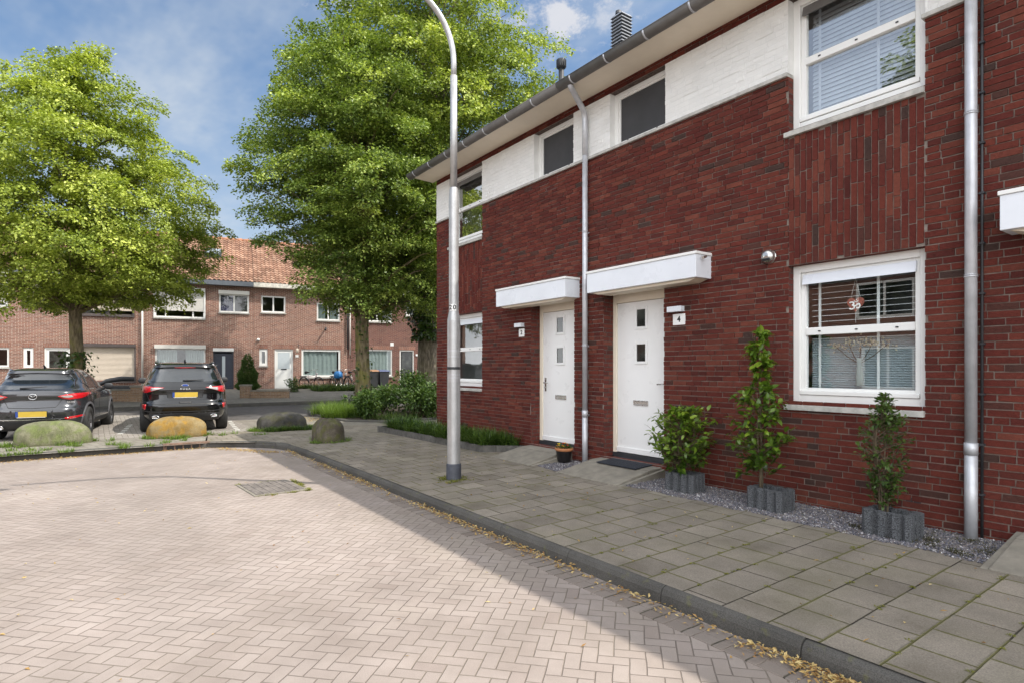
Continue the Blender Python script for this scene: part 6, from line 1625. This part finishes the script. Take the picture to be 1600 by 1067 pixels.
LT, _ = tree('street_tree', 'fresh light green street tree on the left, its ivy-footed trunk behind the grey car', (x, y, G(x)+.05), .20, 3.35, 12.0,
     [(0, 2.2), (.04, 3.0), (.14, 3.65), (.30, 4.35), (.45, 4.0), (.55, 3.5), (.72, 2.55), (.86, 1.6), (.95, .8), (1, .3)], 820, 205000, .09, M_leafA, M_bark, 3, limbs=18, size=(.82, .55, .16))
x2, y2 = tpos(566, 21.0)
tree('street_tree', 'slender mossy trunk tree with a dark green crown over the bushes, right of centre', (x2, y2, G(x2)), .25, 3.45, 13.9,
     [(0, 1.9), (.11, 2.6), (.24, 3.3), (.35, 3.8), (.54, 3.6), (.7, 3.0), (.87, 1.9), (.95, 1.0), (1, .4)], 900, 225000, .09, M_leafB, M_bark, 17, cx=(([0, .5, 1], [.4, -.05, -.45]), ([0, .5, 1], [.55, -.05, -.65])), limbs=18, size=(.82, .55, .17))
x3, y3 = tpos(668, 25.0)
tree('street_tree', 'tallest tree, its ivy-wrapped trunk at the corner of house 2, crown out of frame', (x3, y3, G(x3)), .42, 5.0, 20.5,
     [(0, 1.8), (.06, 3.6), (.18, 4.8), (.34, 5.2), (.5, 5.2), (.62, 4.9), (.72, 4.1), (.8, 3.3), (.92, 1.8), (1, .4)], 1150, 225000, .112, M_leafC, M_bark2, 29, cx=(([0, .3, 1], [0, .3, .0]), ([0, .3, 1], [0, .5, -.2])), limbs=20, size=(1.0, .66, .2))
# ivy round two of the trunks
def ivy(label, x, y, z0, z1, r, n, seed, L=.11, spread=.10):
    rg = np.random.default_rng(seed); a = rg.random(n)*2*PI; z = z0 + (z1-z0)*rg.random(n); k = .5+.5*np.sin(z*3+a*2)
    rr = r + spread*rg.random(n)**2*(1+k*1.5); keep = rg.random(n) < .35 + .65*k; a, z, rr = a[keep], z[keep], rr[keep]; n = len(a)
    c = np.stack([rr*np.cos(a), rr*np.sin(a), z], 1); d = np.stack([np.cos(a)*.5, np.sin(a)*.5, -np.ones(n)], 1) + rg.normal(0, .4, (n, 3)); up = np.stack([np.cos(a), np.sin(a), .6*np.ones(n)], 1) + rg.normal(0, .3, (n, 3))
    ll = L*rg.uniform(.6, 1.3, n); v, f = leaf_quads(c, d, up, ll, ll*.95, .1); o = big_mesh('ivy', v, f, M_ivy, None, rg.random(n)); o.location = (x, y, 0)
    return tag(o, label, 'ivy')
ivy('dark ivy climbing the thick trunk at the corner of house 2', x3, y3, G(x3)+2.6, G(x3)+8.0, .47, 5200, 3, .17, .22)
ivy('small bush of ivy at the foot of the left tree, above the grey car', x, y, G(x)+.8, G(x)+1.9, .21, 800, 4, .10, .16)
ivy('sprigs of ivy round the slender mossy trunk', x2, y2, G(x2)+.5, G(x2)+3.4, .255, 240, 5, .10, .10)
# conifer by the navy door
u_, v_ = row(386, 590)[0], -1.6; cxyz = rowpt(u_, v_, ROWZ-.05); P = thing('conifer', 'small cone-shaped dark conifer between the navy door and the white door', 'tree', cxyz)
rg = np.random.default_rng(8); n = 6500; z = 1.95*(1-np.sqrt(rg.random(n))*.98); r = (.50*np.minimum(1, z/.35+.35)*(1-(z/2.0)**1.6)+.03)*(1+.15*np.sin(z*9))*rg.random(n)**.35; a = rg.random(n)*2*PI
c = np.stack([r*np.cos(a), r*np.sin(a), z], 1); d = np.stack([np.cos(a), np.sin(a), .9+0*a], 1) + rg.normal(0, .3, (n, 3)); v, f = leaf_quads(c, d, rg.normal(0, 1, (n, 3)), np.full(n, .12), np.full(n, .035), .1); big_mesh('crown', v, f, M_conif, P, rg.random(n))
mb = MB(); mb.tube([(0, 0, -.1), (0, 0, 1.6)], [.05, .01], 8); mb.build('trunk', M_bark, P)
# planted bed at the corner of the side path
bedp = [(-18.35, -.42), (-16.5, -.20), (-15.62, .62), (-15.62, 9), (-20.5, 9), (-20.5, -.1), (-19.2, -.42)]
sheet('bed_soil', [bedp], lambda x, y: G(x)+.03, M_soil)
mb = MB(); kerb_run(mb, [(-20.5, -.12), (-19.2, -.44), (-18.35, -.44), (-16.5, -.22), (-15.6, .60), (-15.6, 9)], .0, -.4, .12, 1.0, 1); 
for i, vv in enumerate(mb.v): mb.v[i] = (vv[0], vv[1], vv[2] + G(vv[0]) + .06)
o = mb.build('bed_kerb', M_kerb); tag(o, 'low dark concrete edging round the overgrown bed under the trees', 'bed edging')
def bush(name, label, c, rx, ry, h, n, L, mat, seed, cat='shrub', lumps=9):
    rg = np.random.default_rng(seed); P = thing(name, label, cat, c)
    lc = np.stack([rg.uniform(-.65, .65, lumps)*rx, rg.uniform(-.65, .65, lumps)*ry, rg.uniform(.25, .72, lumps)*h], 1); lr = rg.uniform(.35, .62, lumps)
    i = rg.integers(0, lumps, n); d0 = rg.normal(0, 1, (n, 3)); d0 /= np.linalg.norm(d0, axis=1)[:, None]; q = rg.random(n)**.4
    c_ = lc[i] + d0*(q*lr[i])[:, None]*np.array([rx, ry, h*.75])*np.array([.8, .8, .8]); keep = c_[:, 2] > .0; c_, d0 = c_[keep], d0[keep]; k = len(c_)
    D = d0 + rg.normal(0, .6, (k, 3)); v, f = leaf_quads(c_, D, np.array([0, 0, 1.0]) + rg.normal(0, .6, (k, 3)), L*rg.uniform(.6, 1.3, k), L*.6*rg.uniform(.6, 1.2, k), .15)
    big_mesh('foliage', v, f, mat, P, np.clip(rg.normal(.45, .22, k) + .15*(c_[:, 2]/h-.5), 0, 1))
    mb = MB()
    for j in range(lumps): mb.tube([(lc[j][0]*.3, lc[j][1]*.3, -.05), (lc[j][0]*.7, lc[j][1]*.7, lc[j][2]*.6), tuple(lc[j])], [.018, .012, .006], 5, False)
    mb.build('stem', M_twig, P); return P
hb = [(-17.0, .95, .95, .8, 1.15, 2900), (-16.5, 2.1, .85, .85, 1.05, 2600), (-16.45, 3.4, .85, .9, .8, 2400), (-17.6, 2.6, 1.0, 1.0, 1.45, 2900), (-18.6, 1.3, .9, .8, .95, 1800), (-18.3, 4.4, 1.1, 1.2, 1.1, 2400), (-16.6, 4.9, .9, 1.0, .95, 1800)]
hl = ['dark leafy shrub at the front left of the bed, beside the tall grass', 'low dark shrub at the front of the bed by the side path', 'leafy shrub at the right end of the bed, beside house 2', 'tallest shrub, in the middle of the bed below the mossy trunk', 'shrub at the back left of the bed, behind the tall grass', 'shrub deep in the bed, under the ivy-wrapped trunk', 'shrub farthest right in the bed, partly behind house 2']
for i, ((bx, by, rx, ry, h, n), l) in enumerate(zip(hb, hl)): bush('leafy_shrub', l, (bx, by, G(bx)+.02), rx, ry, h, n, .105, M_hedge, 40+i)
pts = [(rng.uniform(-19.0, -17.2), rng.uniform(-.35, .75), 0) for _ in range(75)]; pts = [(a, b, G(a)+.03) for a, b, _ in pts]
tag(grass_tufts('tall_grass', pts, .52, 60, .16, M_grass, .014, None, 1.0), kind='stuff')
pts = [(rng.uniform(-17.2, -15.7), rng.uniform(-.1, 6), 0) for _ in range(60)]; pts = [(a, b, G(a)+.03) for a, b, _ in pts if b > (a+17.2)*.55-.2]
tag(grass_tufts('bed_grass', pts, .3, 40, .18, M_hedge, .012, None, 1.0), kind='stuff')
pts = []
for _ in range(130):
    u = rng.uniform(row(462, 600)[0], row(620, 600)[0]); pts.append(rowpt(u, rng.uniform(-1.0, -.2), ROWZ-.03))
for _ in range(60): u = rng.uniform(row(480, 600)[0], row(560, 600)[0]); pts.append(rowpt(u, rng.uniform(-3.4, -2.2), ROWZ-.04))
tag(grass_tufts('wall_weeds', pts, .42, 46, .28, M_hedge, .03, None, 1.0), kind='stuff')
bush('garden_shrub', 'spindly bush on the low garden wall, in front of the white door', rowpt(row(447, 606)[0], -3.6, ROWZ-.05), .8, .5, .75, 700, .09, M_hedge, 61)
mb = MB(); q = on_g(676, 652); mb.box(-.05, .05, -.05, .05, -.1, .75); o = mb.build('wooden_stake', M_wood, bevel=.01); o.location = (-15.95, 2.62, G(-16)); tag(o, 'short dark wooden stake in the bed, beside the corner of house 2', 'stake')
# the tree across the road, mirrored in the upper window of house 4
tree('street_tree', 'tree across the road, mirrored in the upper window of house 4', (-11.9, -27, -.2), .25, 7.0, 18.8, [(0, 1.5), (.2, 3.4), (.5, 3.0), (.8, 1.8), (1, .3)], 260, 22000, .18, M_leafB, M_bark, 77)
